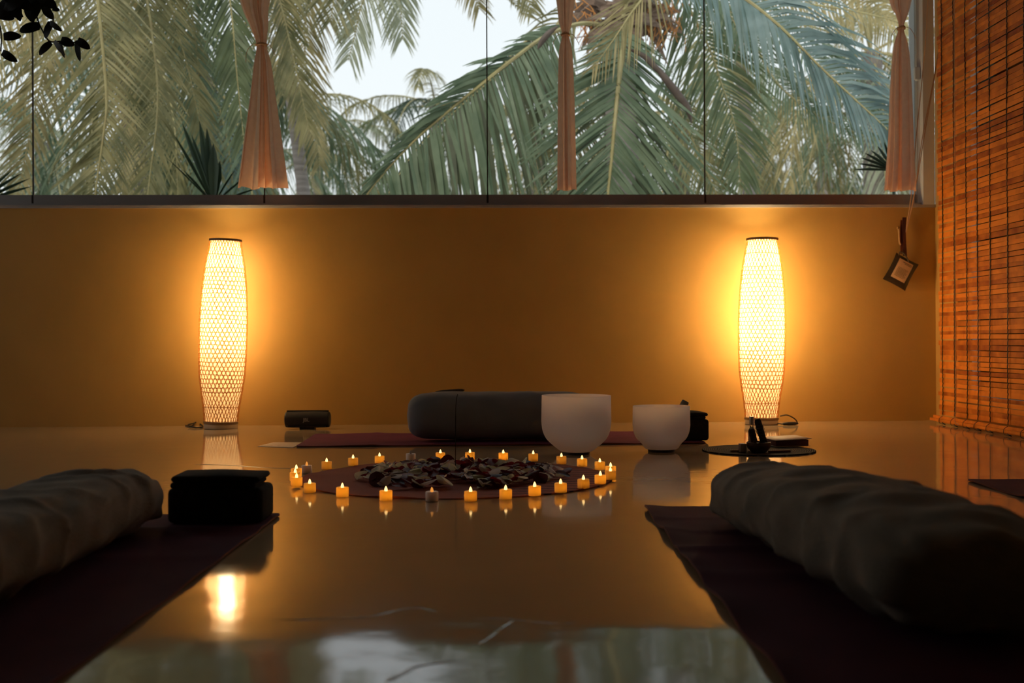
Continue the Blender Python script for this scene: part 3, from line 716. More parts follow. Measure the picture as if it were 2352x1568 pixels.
# ------------------------------------------------------------------ bamboo blind at the right
def slat_mat():
    M = bpy.data.materials.new('reed_slats'); M.use_nodes = True; n = M.node_tree.nodes; l = M.node_tree.links; p = n['Principled BSDF']
    at = n.new('ShaderNodeAttribute'); at.attribute_name = 'tone'
    t = n.new('ShaderNodeTexCoord'); mp = n.new('ShaderNodeMapping'); mp.inputs['Scale'].default_value = (1, 6, 6); l.new(t.outputs['Object'], mp.inputs[0])
    nz = n.new('ShaderNodeTexNoise'); nz.inputs['Scale'].default_value = 2; nz.inputs['Detail'].default_value = 5; l.new(mp.outputs[0], nz.inputs['Vector'])
    vo = n.new('ShaderNodeVectorMath'); vo.operation = 'ADD'; sc_ = n.new('ShaderNodeVectorMath'); sc_.operation = 'SCALE'; sc_.inputs[3].default_value = 90; l.new(at.outputs['Vector'], sc_.inputs[0]); l.new(mp.outputs[0], vo.inputs[0]); l.new(sc_.outputs[0], vo.inputs[1]); l.new(vo.outputs[0], nz.inputs['Vector'])
    ad = n.new('ShaderNodeMath'); ad.operation = 'ADD'; l.new(at.outputs['Fac'], ad.inputs[0]); l.new(nz.outputs['Fac'], ad.inputs[1])
    r = n.new('ShaderNodeValToRGB'); r.color_ramp.elements[0].position = .35; r.color_ramp.elements[0].color = (.33,.075,.009,1)
    r.color_ramp.elements[1].position = 1.15/1.2; r.color_ramp.elements[1].color = (.86,.29,.032,1); l.new(ad.outputs[0], r.inputs[0])
    l.new(r.outputs[0], p.inputs['Base Color']); p.inputs['Roughness'].default_value = .6; p.inputs['Specular IOR Level'].default_value = .2
    tr = n.new('ShaderNodeBsdfTranslucent'); tr.inputs[0].default_value = (.55,.16,.03,1); ms = n.new('ShaderNodeMixShader'); ms.inputs[0].default_value = .12
    l.new(p.outputs[0], ms.inputs[1]); l.new(tr.outputs[0], ms.inputs[2]); l.new(ms.outputs[0], n['Material Output'].inputs['Surface'])
    return M
XB = 2.585; YB1 = onX(2156, 800, XB).y; YB0 = 3.75
bl = empty('bamboo_blind', (XB, (YB0+YB1)/2, .03)); tag(bl, 'orange brown reed roller blind with black stitching covering the right side window', 'blind')
b = MB(); tones = []; z = .055; rs = random.Random(5); ym = (YB0+YB1)/2; tw = {}
zlist = []
while z < 2.7:
    hgt = rs.uniform(.0175, .0275); gap = rs.choice([.0015,.002,.0025,.003,.0045,.002])*(1 if z < 1.35 else 2.1)
    # stretches of slats that let daylight through
    e0 = YB1-ym+rs.uniform(-.022, .006); e1 = YB0-ym+rs.uniform(-.006,.02); n = 26; vs = []; ph = rs.uniform(0, 6)
    tl = rs.uniform(-.006,.006)
    for i in range(n+1):
        t = i/n; y = e0+(e1-e0)*t; wob = .0014*sin(t*9+ph); zz = z-.03+wob+tl*(t-.3)*.6; th = hgt*(1+.05*sin(t*14+ph))
        xo = .004*sin(z*3+t*2)+.0012*sin(ph*5)
        vs += [(xo-.0015, y, zz), (xo-.0021, y, zz+th*.5), (xo-.0015, y, zz+th), (xo+.0015, y, zz+th), (xo+.0015, y, zz)]
    fs = [(i*5+j, i*5+(j+1) % 5, (i+1)*5+(j+1) % 5, (i+1)*5+j) for i in range(n) for j in range(5)] + [(4,3,2,1,0), tuple(n*5+j for j in range(5))]
    b.add(vs, fs); tones += [rs.uniform(-.05,.55)]*len(vs); zlist.append((z, hgt)); z += hgt+gap
o = b.build('reed_slats', slat_mat(), bl, smooth=False)
at_ = o.data.attributes.new('tone', 'FLOAT', 'POINT')
if len(at_.data) == len(tones): at_.data.foreach_set('value', tones)
# hem: rolled bottom slats with loose knots
b = MB()
hem0 = YB1-ym+.085
for k, (dx, dz, hh) in enumerate([(-.012,-.008,.014),(-.004,.008,.014),(.004,-.014,.014)]):
    b.box((dx-.006, YB0-ym, dz-.006), (dx+.006, hem0-.03*k, dz+.009))
hm = b.build('hem_slats', o.data.materials[0], bl, smooth=False)
ah = hm.data.attributes.new('tone', 'FLOAT', 'POINT'); ah.data.foreach_set('value', [.33]*len(hm.data.vertices))
spx = [2168, 2195, 2223, 2249, 2277, 2318]
ys = [onX(p_, 800, XB).y-ym for p_ in spx]; ys += [ys[-1]-.17*k for k in range(1, 8)]
for si, y in enumerate(ys):
    if y < YB0-ym: break
    pts = []; off = rs.uniform(0, 9)
    for z, hgt in zlist:
        d = .012*noise.noise(V((z*1.3, si*3.1, 0)))+.006*noise.noise(V((z*7, off, 0)))
        pts += [V((-.0055, y+d+.0028, z-.03+hgt*.02)), V((-.0065, y+d, z-.03+hgt*.5)), V((-.0055, y+d-.0028, z-.03+hgt*.97))]
    b = MB(); b.tube(pts, .0028, 5)
    b.tube(catmull([V((-.008,y,.02)), V((-.022,y+.012,.004)), V((-.019,y+.02,-.02)), V((-.01,y-.005,-.026))], 4), .0015, 5)
    b.tube(catmull([V((-.012,y-.004,-.018)), V((-.015,y-.03,-.023)), V((-.012,y-.05+.02*rs.random(),-.0255)), V((-.022,y-.045,-.021)), V((-.016,y-.025,-.025))], 5), .0026, 6)
    b.build('stitching', MT['black'], bl)
xc = XB-.035; p_top = onX(2193, -200, xc); ycd = onX(2194, 500, xc).y
b = MB(); b.tube(catmull([V((xc, ycd, 2.6)), V((xc, ycd, 1.6)), V((xc, ycd+.004, .8)), V((xc, ycd+.004, .15)), V((xc, ycd+.012, .07)), V((xc-.004, ycd+.004, .032)), V((xc+.008, ycd-.015, .02))], 8), .0022, 6)
b.v = [tuple(V(v)-bl.location) for v in b.v]; b.build('pull_cord', MT['cord'], bl)
# cords tied off at the wall hook
hk = onY(2080, 537, YW-.03)
b = MB()
for path in [[(2138,-150),(2128,60),(2118,180),(2103,330),(2094,440)], [(2190,-150),(2172,20),(2155,130),(2125,300),(2105,420)], [(2180,-150),(2168,0),(2150,150),(2118,320),(2100,450)]]:
    P = [onY(x, y, YW-.22) for x, y in path[:2]] + [onY(path[2][0], path[2][1], YW-.16), onY(path[3][0], path[3][1], YW-.12), onY(path[4][0], path[4][1], YW-.08), hk]
    b.tube(catmull(P, 8), .0022, 6)
o = b.build('blind_cords', MT['cord']); tag(o, 'thin beige cords running down to the wall hook beside the right window frame', 'cord')

# strap with pouch on the wall
ph_ = onY(2068, 524, YW-.006)
hang = empty('hook_strap', ph_); tag(hang, 'dark red strap hanging from a small brass wall hook under the right curtain', 'strap')
def rel(px, py, y=YW-.03): return onY(px, py, y)-ph_
b = MB(); b.tube([rel(2062,524,YW), rel(2062,524,YW-.03), rel(2062,520,YW-.035)], [.006,.005,.004], 10); b.build('hook', mat('brass', (.55,.38,.16), .35, metal=.8), hang)
b = MB(); b.tube(catmull([rel(2064,526), rel(2065,540), rel(2066,556), rel(2069,562)], 5), .0045, 8); b.build('loop', mat('tan_leather', (.60,.36,.16), .6), hang)
b = MB(); L_ = [(2077,499),(2076,530),(2077,560),(2079,588)]; vs = []
for x, y in L_:
    for s, yy in ((-1,-.004),(1,-.004),(1,.004),(-1,.004)): vs.append(rel(x+s*4, y)+V((0,yy,0)))
b.add(vs, [(i*4+j, i*4+(j+1)%4, (i+1)*4+(j+1)%4, (i+1)*4+j) for i in range(3) for j in range(4)]+[(3,2,1,0),(12,13,14,15)]); b.build('strap_front', mat('wine_leather', (.09,.018,.012), .45), hang, False)
b = MB(); vs = []
for x, y in [(2072,505),(2071,530),(2071,560),(2072,582)]:
    for s, yy in ((-1,.006),(1,.006),(1,.011),(-1,.011)): vs.append(rel(x+s*2.4, y)+V((0,yy,0)))
b.add(vs, [(i*4+j, i*4+(j+1)%4, (i+1)*4+(j+1)%4, (i+1)*4+j) for i in range(3) for j in range(4)]+[(3,2,1,0),(12,13,14,15)]); b.build('strap_back', mat('red_leather', (.20,.05,.02), .45), hang, False)
pc_ = onY(2069, 624, YW-.03); po_ = empty('pouch', pc_, rot=(0, radians(28), 0)); tag(po_, 'small dark pouch with a printed paper label hanging from the red strap', 'pouch')
b = MB(); n = 12; vs = []; hw, hv = .074, .086
for side in (-1, 1):
    for j in range(n+1):
        for i in range(n+1):
            u = -1+2*i/n; v = -1+2*j/n
            bul = .018*(1-u**4)*(1-v**4)+.001+.002*noise.noise(V((u*3, v*3, side)))
            k = 1-.07*(1-v*v)*abs(u)
            vs.append((u*hw*k, side*bul, v*hv*(1-.04*(1-u*u))))
w_ = n+1; o_ = w_*w_
fs = [(j*w_+i, j*w_+i+1, (j+1)*w_+i+1, (j+1)*w_+i) for j in range(n) for i in range(n)] + [(o_+j*w_+i, o_+(j+1)*w_+i, o_+(j+1)*w_+i+1, o_+j*w_+i+1) for j in range(n) for i in range(n)]
b.add(vs, fs); b.build('pouch_body', mat('dark_pouch', (.035,.022,.013), .35, (.05,.03,.018), scale=20, coat=.3), po_)
lb = mat('paper_label', (.85,.60,.34), .7, (.75,.52,.28), scale=18)
b = MB(); vs = []
for j in range(7):
    for i in range(7):
        u = -.62+1.2*i/6; v = -.62+1.38*j/6; bul = .018*(1-u**4)*(1-v**4)+.003; vs.append((u*hw, -bul, v*hv))
b.add(vs, [(j*7+i, j*7+i+1, (j+1)*7+i+1, (j+1)*7+i) for j in range(6) for i in range(6)]); lab_ = b.build('paper_label', lb, po_)
b = MB()
def strip(u0, u1, v, t):
    vs = []
    for k in range(5):
        u = u0+(u1-u0)*k/4
        for vv in (v, v+t): vs.append((u*hw, -(.018*(1-u**4)*(1-vv**4)+.0036), vv*hv))
    b.add(vs, [(k*2, k*2+2, k*2+3, k*2+1) for k in range(4)])
strip(-.25,.48,.6,.035); strip(-.1,.48,.52,.03)
for i in range(9): strip(-.45, .42-.1*(i % 3 == 2), .18-.075*i, .018)
b.build('print', mat('label_print', (.16,.07,.03), .8), lab_)
b = MB(); b.tube(catmull([V((-.055,-.004,.078)), V((-.06,-.008,.097)), V((-.04,-.012,.1)), V((-.01,-.012,.085)), V((.01,-.014,.07))], 6), .004, 7); b.build('drawstring', mat('brown_string', (.12,.08,.04), .8), po_)

# ------------------------------------------------------------------ trailing plant at the top left (inside the room)
DP = 3.7
MT['vine'] = mat('dark_vine_leaf', (.02,.022,.014), .5, (.012,.014,.01), scale=20)
pc0 = W(10, -190, DP); pl = empty('trailing_plant', pc0); tag(pl, 'dark trailing plant with heart-shaped leaves hanging in at the top left', 'plant')
b = MB(); b.lathe([(0,0),(.07,0),(.075,.01),(.10,.13),(.105,.135),(.105,.15),(.095,.15),(.09,.13),(0,.125)], 28); b.build('pot', mat('clay_pot', (.25,.11,.06), .8), pl)
b = MB()
for k in range(3): a = 2*pi*k/3; b.tube([V((.1*cos(a),.1*sin(a),.14)), V((0,0,.6))], .002, 5)
b.tube([V((0,0,.6)), V((0,0,ZC-pc0.z))], .003, 5); b.build('hanger', MT['cord'], pl)
def prel(x, y, d=0): return W(x, y, DP+d)-pc0
vines = [[(30,-190),(60,-120),(75,-20),(85,40),(100,75),(115,95),(140,95),(175,98),(195,95)], [(-5,-190),(5,-60),(20,20),(30,30)], [(20,-190),(60,-60),(95,10),(120,30),(122,50)], [(-30,-190),(-15,0),(0,60),(3,90),(2,118)], [(10,-190),(30,-60),(60,0),(80,45)]]
for vn in vines:
    b = MB(); b.tube(catmull([prel(x, y, .01*i) for i, (x, y) in enumerate(vn)], 6), .0024, 6); b.build('stem', MT['vine'], pl)
def leafat(x, y, ang, L, tiltv=0.4, wd=.8):
    b = MB(); d = rt*cos(ang) - up*sin(ang); s_ = rt*sin(ang)+up*cos(ang); nn = -fwd
    n = 9; vs = []
    base = prel(x, y, random.uniform(-.03,.03))
    s2 = s_*cos(tiltv)+nn*sin(tiltv)
    Lm_ = L/F*DP
    for i in range(n+1):
        t = i/n; hw_ = wd*.5*(t**.42)*(1-t)**.62*1.25
        if i == 0: hw_ = .06
        c = base + d*(t*Lm_) + nn*(.12*Lm_*sin(pi*t)); 
        back = d*(-.09*Lm_ if i == 1 else 0)
        vs += [c - s2*hw_*Lm_+nn*.05*Lm_*hw_ + back, c, c + s2*hw_*Lm_+nn*.05*Lm_*hw_ + back]
    fs = [(i*3+j, i*3+j+1, (i+1)*3+j+1, (i+1)*3+j) for i in range(n) for j in range(2)]
    b.add(vs, fs); b.build('leaf', MT['vine'], pl)
for a in [(92,60,2.9,50,.2,.85),(8,85,-.05,42,.2,.8),(5,120,.55,42,.2,.75),(118,50,1.9,42,.4,.9),(115,52,.6,34,.7,.8),(118,98,2.35,40,.2,.8),(125,95,.9,40,.9,.9),(140,92,.35,34,.1,1),(138,95,1.3,40,.5,.5),(178,92,1.45,50,.4,.55),(178,92,.6,36,.2,.9),
          (10,15,.5,50,.2,.9),(0,5,.9,50,.2,.9),(35,-5,.6,50,.2,.9),(40,10,1.4,40,.2,.9),(60,0,.3,50,.3,.9),(62,10,1.2,46,.3,.9),(90,-10,.6,50,.1,.9),(90,10,1.9,38,.1,.9),(100,15,.9,38,.2,.9),(75,-15,1.5,50,.2,1),(20,-20,1.4,50,.2,1),(-10,30,.3,46,.2,.8),(120,20,.2,18,.3,1),(55,-10,2.4,50,.2,1)]:
    leafat(*a)

# ------------------------------------------------------------------ outside: palms
def palm_mat(nm, a, c, tr=.33):
    return mat('palm_'+nm, a, .5, c, scale=5, trans=tr, stretch=(1,1,1), detail=6, spec=.4)
PM = {'olive': palm_mat('olive', (.36,.33,.16), (.14,.15,.07)), 'yellow': palm_mat('yellow', (.50,.42,.21), (.24,.22,.10)),
      'green': palm_mat('green', (.18,.23,.12), (.11,.145,.075)), 'blue': palm_mat('blue', (.26,.36,.36), (.16,.25,.24)),
      'teal': palm_mat('teal', (.21,.28,.18), (.12,.18,.11)), 'pale': palm_mat('pale', (.46,.49,.36), (.32,.36,.25)), 'shade': palm_mat('painted_shade', (.085,.105,.055), (.05,.065,.035), .2), 'dark': palm_mat('dark', (.03,.055,.03), (.02,.04,.025), .1)}  # shade under the front fronds put into a darker leaf green
PR = mat('palm_rachis', (.42,.38,.18), .5, (.33,.28,.13), scale=8)
PRD = mat('palm_rachis_dry', (.34,.24,.13), .7, (.25,.17,.09), scale=8)
TK = mat('palm_trunk', (.30,.27,.25), .9, (.19,.165,.15), scale=3, stretch=(1,1,9), bump=.8, bscale=12)
rf = random.Random(99)
WS = .60
def frond(parent, P, mt, LA, LB, wl=.022, sp=.035, g=.25, th0=.55, th1=1.0, N=None, rr=.016, vee=.15, start=.12, face=.5, rac=None, tha=0):
    """P: world points of the midrib from the crown outward"""
    C = catmull(P, 14); L = [0]
    for i in range(1, len(C)): L.append(L[-1]+(C[i]-C[i-1]).length)
    T_ = L[-1]; base = parent.location
    b = MB(); s = T_*start; k = 0; idx = 0
    while s < T_:
        while idx < len(L)-2 and L[idx+1] < s: idx += 1
        u = (s-L[idx])/max(1e-6, L[idx+1]-L[idx]); p = C[idx].lerp(C[idx+1], u); T = (C[idx+1]-C[idx]).normalized()
        t = (s/T_-start)/(1-start)
        nn = N if N is not None else None
        if nn is None:
            h_ = T.cross(V((0,0,1)))
            S = h_.normalized() if h_.length > .05 else V((1,0,0)); nn_ = S.cross(T)
        else: S = T.cross(nn).normalized(); nn_ = nn
        prof = min(1, .35+t*2.4)*(1-.72*max(0, t-.35)/.65)
        for sd, LL in ((1, LA), (-1, LB)):
            if LL <= 0: continue
            l = LL*prof*rf.uniform(.82, 1.08); th = min(1.42, th0+(th1-th0)*t+(tha if sd == 1 else 0)+rf.gauss(0, .055))
            d = (S*sd*cos(th)+T*sin(th) + nn_*(vee+rf.gauss(0, .07))).normalized()
            wv = T.lerp(nn_, rf.uniform(-face, face)); wv = (wv - d*wv.dot(d)).normalized()
            vs = []; gg = g*rf.uniform(.7, 1.4); w0 = wl*WS*rf.uniform(.7, 1.3); tw_ = rf.gauss(0, .25)
            pr = []
            for j, (q, ww) in enumerate(((0,.55),(.22,1),(.5,.95),(.78,.6),(1,.06))):
                c = p + d*(l*q*(1-.12*gg*q)) + V((0,0,-gg*l*q*q)) + S*(tw_*l*.12*q*q)
                pr.append(c); wj = wv*ww*w0*.5
                vs += [c-wj, c+wj]
            b.add(vs, [(j*2, j*2+1, j*2+3, j*2+2) for j in range(4)])
        s += sp*rf.uniform(.8, 1.2)
    b.v = [tuple(V(v)-base) for v in b.v]
    o = b.build('frond', mt, parent, smooth=False)
    r = MB(); R = [rr*(1-.8*i/(len(C)-1)) for i in range(len(C))]; r.tube([c-base for c in C], R, 6); r.build('midrib', rac or PR, o)
    return o
def gen_frond(parent, C, az, el, L, mt, droop=1.6, leaf=.7, sp=.06, wl=.03, g=.7):
    P = []; p = V(C); n = 8; e = el
    for i in range(n+1):
        P.append(p.copy()); d = V((cos(az)*cos(e), sin(az)*cos(e), sin(e))); p = p + d*(L/n); e -= droop/n*(.6+.8*i/n)
        e = max(e, -1.5)
    return frond(parent, P, mt, leaf, leaf, wl=wl, sp=sp, g=g, th0=.5, th1=1.1, rr=.02, vee=.1, face=.9)
GZ = -4.5
def trunk(parent, top, bot, r0, r1):
    b = MB(); pts = []; rs_ = []; n = 60; base = parent.location
    for i in range(n+1):
        t = i/n; pts.append(V(bot).lerp(V(top), t)-base+V((.06*sin(t*3), 0, 0))); rs_.append((r0+(r1-r0)*t)*(1+.05*(i % 2)))
    b.tube(pts, rs_, 12); return b.build('trunk', TK, parent)
def palm(px, py, D, label, mats, n=16, L=3.2, leaf=.65, r=.13, sp=.06, wl=.035, seed=0, lean=0, els=(-.5, 1.1), g=.7, basepx=None):
    C = W(px, py, D); q = random.Random(seed)
    bt_ = W(basepx[0], basepx[1], D) if basepx else C+V((lean, 0, -1))
    dr = (bt_-C); dr = dr/abs(dr.z) if abs(dr.z) > 1e-6 else V((0,0,-1)); bot = C+dr*(C.z-GZ)
    root = empty('palm_tree', bot); tag(root, label, 'palm tree', 'coconut palms outside the window')
    trunk(root, C, bot, r*1.35, r)
    for i in range(n):
        az = 2*pi*i/n*2.4+q.uniform(-.2,.2); el = els[0]+(els[1]-els[0])*((i*.618) % 1)
        gen_frond(root, C, az, el, L*q.uniform(.85, 1.1), PM[q.choice(mats)], droop=q.uniform(1.3, 2.3), leaf=leaf, sp=sp, wl=wl, g=g)
    return root
Nv = -fwd
def Pw(lst, D): return [W(x, y, (D[min(i, len(D)-1)] if isinstance(D, (list, tuple)) else D)) for i, (x, y) in enumerate(lst)]

# main palm, crown in the upper middle
DC = 10.0
cA = W(1420, 60, DC+.3); botA = V((cA.x+.1, cA.y+.4, GZ))
tA = empty('palm_tree', botA); tag(tA, 'large coconut palm whose fibrous crown shows at the top, right of the middle curtain', 'palm tree', 'coconut palms outside the window')
trunk(tA, cA+V((0,.1,-.1)), botA, .19, .15)
frond(tA, Pw([(1400,60),(1330,55),(1250,85),(1180,135),(1110,190),(1030,255),(950,325),(880,400),(820,480),(770,570)], [DC,DC-.3,DC-.6,DC-.8,DC-.9]), PM['teal'], .5, 1.1, wl=.05, sp=.034, g=.28, th0=.25, th1=.75, N=Nv, rr=.022, start=.18, tha=.6)
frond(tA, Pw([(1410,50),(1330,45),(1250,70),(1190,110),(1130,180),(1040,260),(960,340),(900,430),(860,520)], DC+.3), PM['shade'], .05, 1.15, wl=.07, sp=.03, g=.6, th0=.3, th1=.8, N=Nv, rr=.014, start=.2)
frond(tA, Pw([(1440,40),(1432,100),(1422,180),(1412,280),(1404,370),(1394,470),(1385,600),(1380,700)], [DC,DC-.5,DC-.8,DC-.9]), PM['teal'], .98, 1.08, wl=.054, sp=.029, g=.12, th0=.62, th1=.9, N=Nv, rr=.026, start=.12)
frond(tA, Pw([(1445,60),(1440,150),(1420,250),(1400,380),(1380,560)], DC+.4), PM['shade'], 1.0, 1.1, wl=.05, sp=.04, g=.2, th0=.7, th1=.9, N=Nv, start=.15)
frond(tA, Pw([(1460,70),(1500,140),(1545,220),(1590,320),(1630,410),(1660,480),(1700,600)], DC+.2), PM['olive'], .42, .5, wl=.035, sp=.04, g=.2, th0=.75, th1=.95, N=Nv, start=.25)
frond(tA, Pw([(1390,80),(1350,200),(1330,280),(1300,380),(1280,480),(1250,600)], DC+.5), PM['olive'], .5, .6, wl=.04, sp=.045, g=.2, th0=.75, th1=.95, N=Nv, start=.2)
frond(tA, Pw([(1400,30),(1340,10),(1290,40),(1250,120),(1230,200),(1200,320)], DC+.6), PM['olive'], .5, .6, wl=.035, sp=.05, g=.5, th0=.5, th1=.9, N=Nv)
# fronds up and to the right from the crown
frond(tA, Pw([(1440,40),(1500,-40),(1600,-60),(1700,-10),(1790,60),(1880,150),(1960,225),(2060,320),(2150,430)], [DC,DC-.6,DC-1.0,DC-1.3,DC-1.5]), PM['blue'], .55, .95, wl=.05, sp=.034, g=.55, th0=.25, th1=.75, N=Nv, rr=.02, start=.12, tha=.6)
frond(tA, Pw([(1440,30),(1520,-60),(1560,-20),(1620,90),(1660,200),(1690,300),(1700,420)], DC+.1), PM['green'], .7, .8, wl=.045, sp=.04, g=.35, th0=.5, th1=.9, N=Nv)
frond(tA, Pw([(1430,40),(1470,-80),(1540,-140),(1600,-100),(1660,0),(1700,80)], DC-.4), PM['teal'], .7, .8, wl=.045, sp=.04, g=.5, th0=.4, th1=.9, N=Nv)
frond(tA, Pw([(1430,30),(1450,-60),(1480,-160),(1440,-260)], DC), PM['olive'], .8, .8, sp=.05, N=Nv)
frond(tA, Pw([(1520,-120),(1500,-40),(1450,30),(1410,90),(1360,160)], DC-1.0), PM['yellow'], .5, .5, wl=.025, sp=.035, g=.2, th0=.9, th1=1.1, N=Nv, start=.02)
# crown fibres, petiole bases, spathes
fib = mat('crown_fibre', (.30,.22,.17), .9, (.16,.11,.085), scale=8, bump=.6, bscale=20, stretch=(1,1,4)); orng = mat('flower_stalk', (.62,.27,.07), .7)
b = MB()
for i in range(46):
    a = rf.uniform(-2.9, 3.2); r0 = rf.uniform(.0,.12); r1 = rf.uniform(.22,.55)
    c = cA-botA+V((rf.uniform(-.25,.25), -.25+rf.uniform(-.15,.15), rf.uniform(-.2,.1)))
    d = V((cos(a), -.2, sin(a)*.8-.15)); e = c+d*r1*.8
    wv = d.cross(V((0,1,0))).normalized()*rf.uniform(.025,.07)
    mdl = c.lerp(e, .5)+V((0,-.05,.03)); b.add([c-wv, c+wv, mdl+wv*.9, mdl-wv*.9, e+wv*.1, e-wv*.1], [(0,1,2,3),(3,2,4,5)])
for i in range(90):
    a = rf.uniform(0, 6.28); c = cA-botA+V((rf.uniform(-.35,.35), -.3+rf.uniform(-.2,.2), rf.uniform(-.25,.15))); d = V((cos(a), -.15, sin(a)-.3))*rf.uniform(.1,.3)
    b.tube([c, c+d*.5+V((0,0,-.01)), c+d+V((0,0,-.06))], [.006,.004,.002], 4)
b.build('crown_fibre', fib, tA)
b = MB()
for i in range(60):
    c = cA-botA+V((rf.choice([-.38,.3,.42])+rf.uniform(-.12,.12), -.4, rf.uniform(-.15,.2))); d = V((rf.uniform(-.15,.15), -.05, -rf.uniform(.08,.26)))
    b.tube([c, c+d*.5+V((.02,0,.01)), c+d], [.005,.004,.003], 4)
b.build('flower_stalks', orng, tA)
def spathe(pts, r, lab, D):
    b = MB(); C = catmull(Pw(pts, D), 8); n = len(C); b.tube([c-botA for c in C], [max(.004, r*sin(pi*min(1, (i+.5)/n))**.7) for i in range(n)], 10); b.build('spathe', mat('dry_spathe', (.07,.05,.04), .6, (.13,.10,.085), scale=6), tA)
spathe([(1495,140),(1520,170),(1555,215),(1580,250),(1588,282)], .033, '', DC-1.0)
spathe([(1282,60),(1262,75),(1245,95),(1235,113)], .026, '', DC-.9)
spathe([(1440,110),(1480,130),(1510,160),(1530,175)], .025, '', DC-1.0)

# palm at the left, crown above the picture
cB = W(-170, -330, 9.0); botB = V((cB.x+.3, cB.y+.6, GZ)); tB = empty('palm_tree', botB); tag(tB, 'olive coconut palm filling the left part of the window with long hanging fronds', 'palm tree', 'coconut palms outside the window')
trunk(tB, cB+V((0,.1,0)), botB, .18, .15)
frond(tB, Pw([(-160,-330),(80,-400),(190,-280),(215,-120),(225,0),(238,130),(245,240),(235,330),(222,420),(212,520),(205,620)], 8.6), PM['olive'], .86, .66, wl=.036, sp=.032, g=.14, th0=.55, th1=.85, N=Nv, rr=.02)
frond(tB, Pw([(-160,-330),(120,-440),(290,-300),(322,-180),(330,-60),(350,80),(362,200),(358,300),(345,400),(335,500),(330,620)], 9.2), PM['olive'], .62, .62, wl=.034, sp=.034, g=.16, th0=.7, th1=.95, N=Nv, rr=.018)
frond(tB, Pw([(-160,-330),(60,-380),(170,-260),(180,-120),(130,20),(100,160),(70,300),(40,450)], 9.6), PM['yellow'], .8, .7, wl=.036, sp=.036, g=.2, th0=.6, th1=.9, N=Nv)
frond(tB, Pw([(-160,-330),(120,-420),(260,-280),(290,-150),(290,0),(300,150),(290,300),(280,450)], 10.0), PM['yellow'], .8, .8, wl=.036, sp=.036, g=.2, th0=.7, th1=.95, N=Nv)
frond(tB, Pw([(-160,-330),(200,-480),(380,-320),(425,-150),(440,20),(455,150),(460,300),(470,440)], 10.2), PM['teal'], .7, .7, wl=.045, sp=.036, g=.2, th0=.7, th1=.95, N=Nv)
frond(tB, Pw([(-160,-330),(160,-440),(330,-280),(370,-130),(395,20),(430,150),(455,260),(490,400)], 9.8), PM['olive'], .5, .7, wl=.036, sp=.036, g=.2, th0=.8, th1=1.0, N=Nv)
frond(tB, Pw([(-160,-340),(60,-360),(90,-200),(20,-50),(-40,100),(-80,260)], 9.0), PM['yellow'], .8, .8, wl=.04, sp=.04, g=.3, th0=.5, th1=.9, N=Nv)
frond(tB, Pw([(-160,-330),(220,-520),(440,-360),(495,-200),(520,-60),(535,60),(545,180),(560,320)], 9.3), PM['green'], .7, .7, wl=.045, sp=.034, g=.3, th0=.6, th1=.95, N=Nv)
frond(tB, Pw([(-160,-320),(260,-540),(500,-400),(590,-200),(610,-120),(650,30),(680,160),(710,300)], 9.8), PM['olive'], .8, .7, wl=.036, sp=.034, g=.35, th0=.6, th1=.95, N=Nv)
# palm above the middle left
cD = W(600, -300, 12.6); _t = W(690, 480, 12.6); _k = (cD.z-GZ)/(cD.z-_t.z); botD = cD+(_t-cD)*_k; tD = empty('palm_tree', botD); tag(tD, 'yellow-green coconut palm with fronds drooping into the window right of the left curtain', 'palm tree', 'coconut palms outside the window')
trunk(tD, cD, botD, .085, .065)
for pts, m_, la, lb_, D in [
  ([(610,-300),(640,-330),(660,-130),(630,20),(640,120),(650,220)], 'yellow', .8, .8, 12.1), ([(610,-300),(690,-290),(715,-180),(720,-60),(700,60),(705,170),(720,260),(735,380)], 'yellow', .7, .6, 12.3),
  ([(610,-300),(760,-370),(860,-280),(865,-150),(850,-40),(828,20),(815,80),(800,140)], 'pale', .75, .85, 11.8), ([(610,-300),(780,-390),(895,-280),(912,-160),(915,-60),(920,20),(925,90)], 'pale', .85, .8, 12.0),
  ([(610,-300),(800,-200),(950,-110),(1060,-60),(1150,-20),(1210,40)], 'olive', .1, .95, 12.4),
  ([(610,-300),(820,-400),(970,-240),(1030,-140),(1070,-60),(1100,20)], 'yellow', .7, .8, 12.3), ([(610,-300),(840,-420),(1010,-330),(1120,-180),(1190,-60),(1220,20)], 'olive', .7, .8, 11.5),
  ([(610,-290),(720,-300),(780,-140),(770,-30),(760,50)], 'olive', .9, .9, 11.8)]:
    frond(tD, Pw(pts, D), PM[m_], la, lb_, wl=.036, sp=.034, g=.3, th0=.6, th1=.95, N=Nv)
# palm reaching in from the right
cE = W(1690, -60, 12.6); _t = W(1712, 480, 12.6); _k = (cE.z-GZ)/(cE.z-_t.z); botE = cE+(_t-cE)*_k; tE = empty('palm_tree', botE); tag(tE, 'yellow-tipped coconut palm with fronds sweeping to the right curtain', 'palm tree', 'coconut palms outside the window')
trunk(tE, cE, botE, .085, .07)
for pts, m_, la, lb_, D, g_ in [
  ([(1690,-60),(1760,0),(1860,10),(1960,25),(2060,50),(2140,85)], 'yellow', .25, 1.0, 11.2, .6), ([(1690,-60),(1760,40),(1850,130),(1950,220),(2040,310)], 'teal', .1, 1.0, 11.0, 1.0),
  ([(1680,-60),(1640,60),(1650,180),(1680,300),(1720,420)], 'olive', .7, .7, 11.9, .4),
  ([(1690,-60),(1790,-80),(1900,-60),(2000,0),(2090,120)], 'yellow', .6, .9, 12, .6), ([(1680,-60),(1720,60),(1770,170),(1840,240),(1930,290),(2040,330)], 'teal', .2, 1.1, 11.7, 1.3)]:
    frond(tE, Pw(pts, D), PM[m_], la, lb_, wl=.036, sp=.036, g=g_, th0=.4, th1=.85, N=Nv)
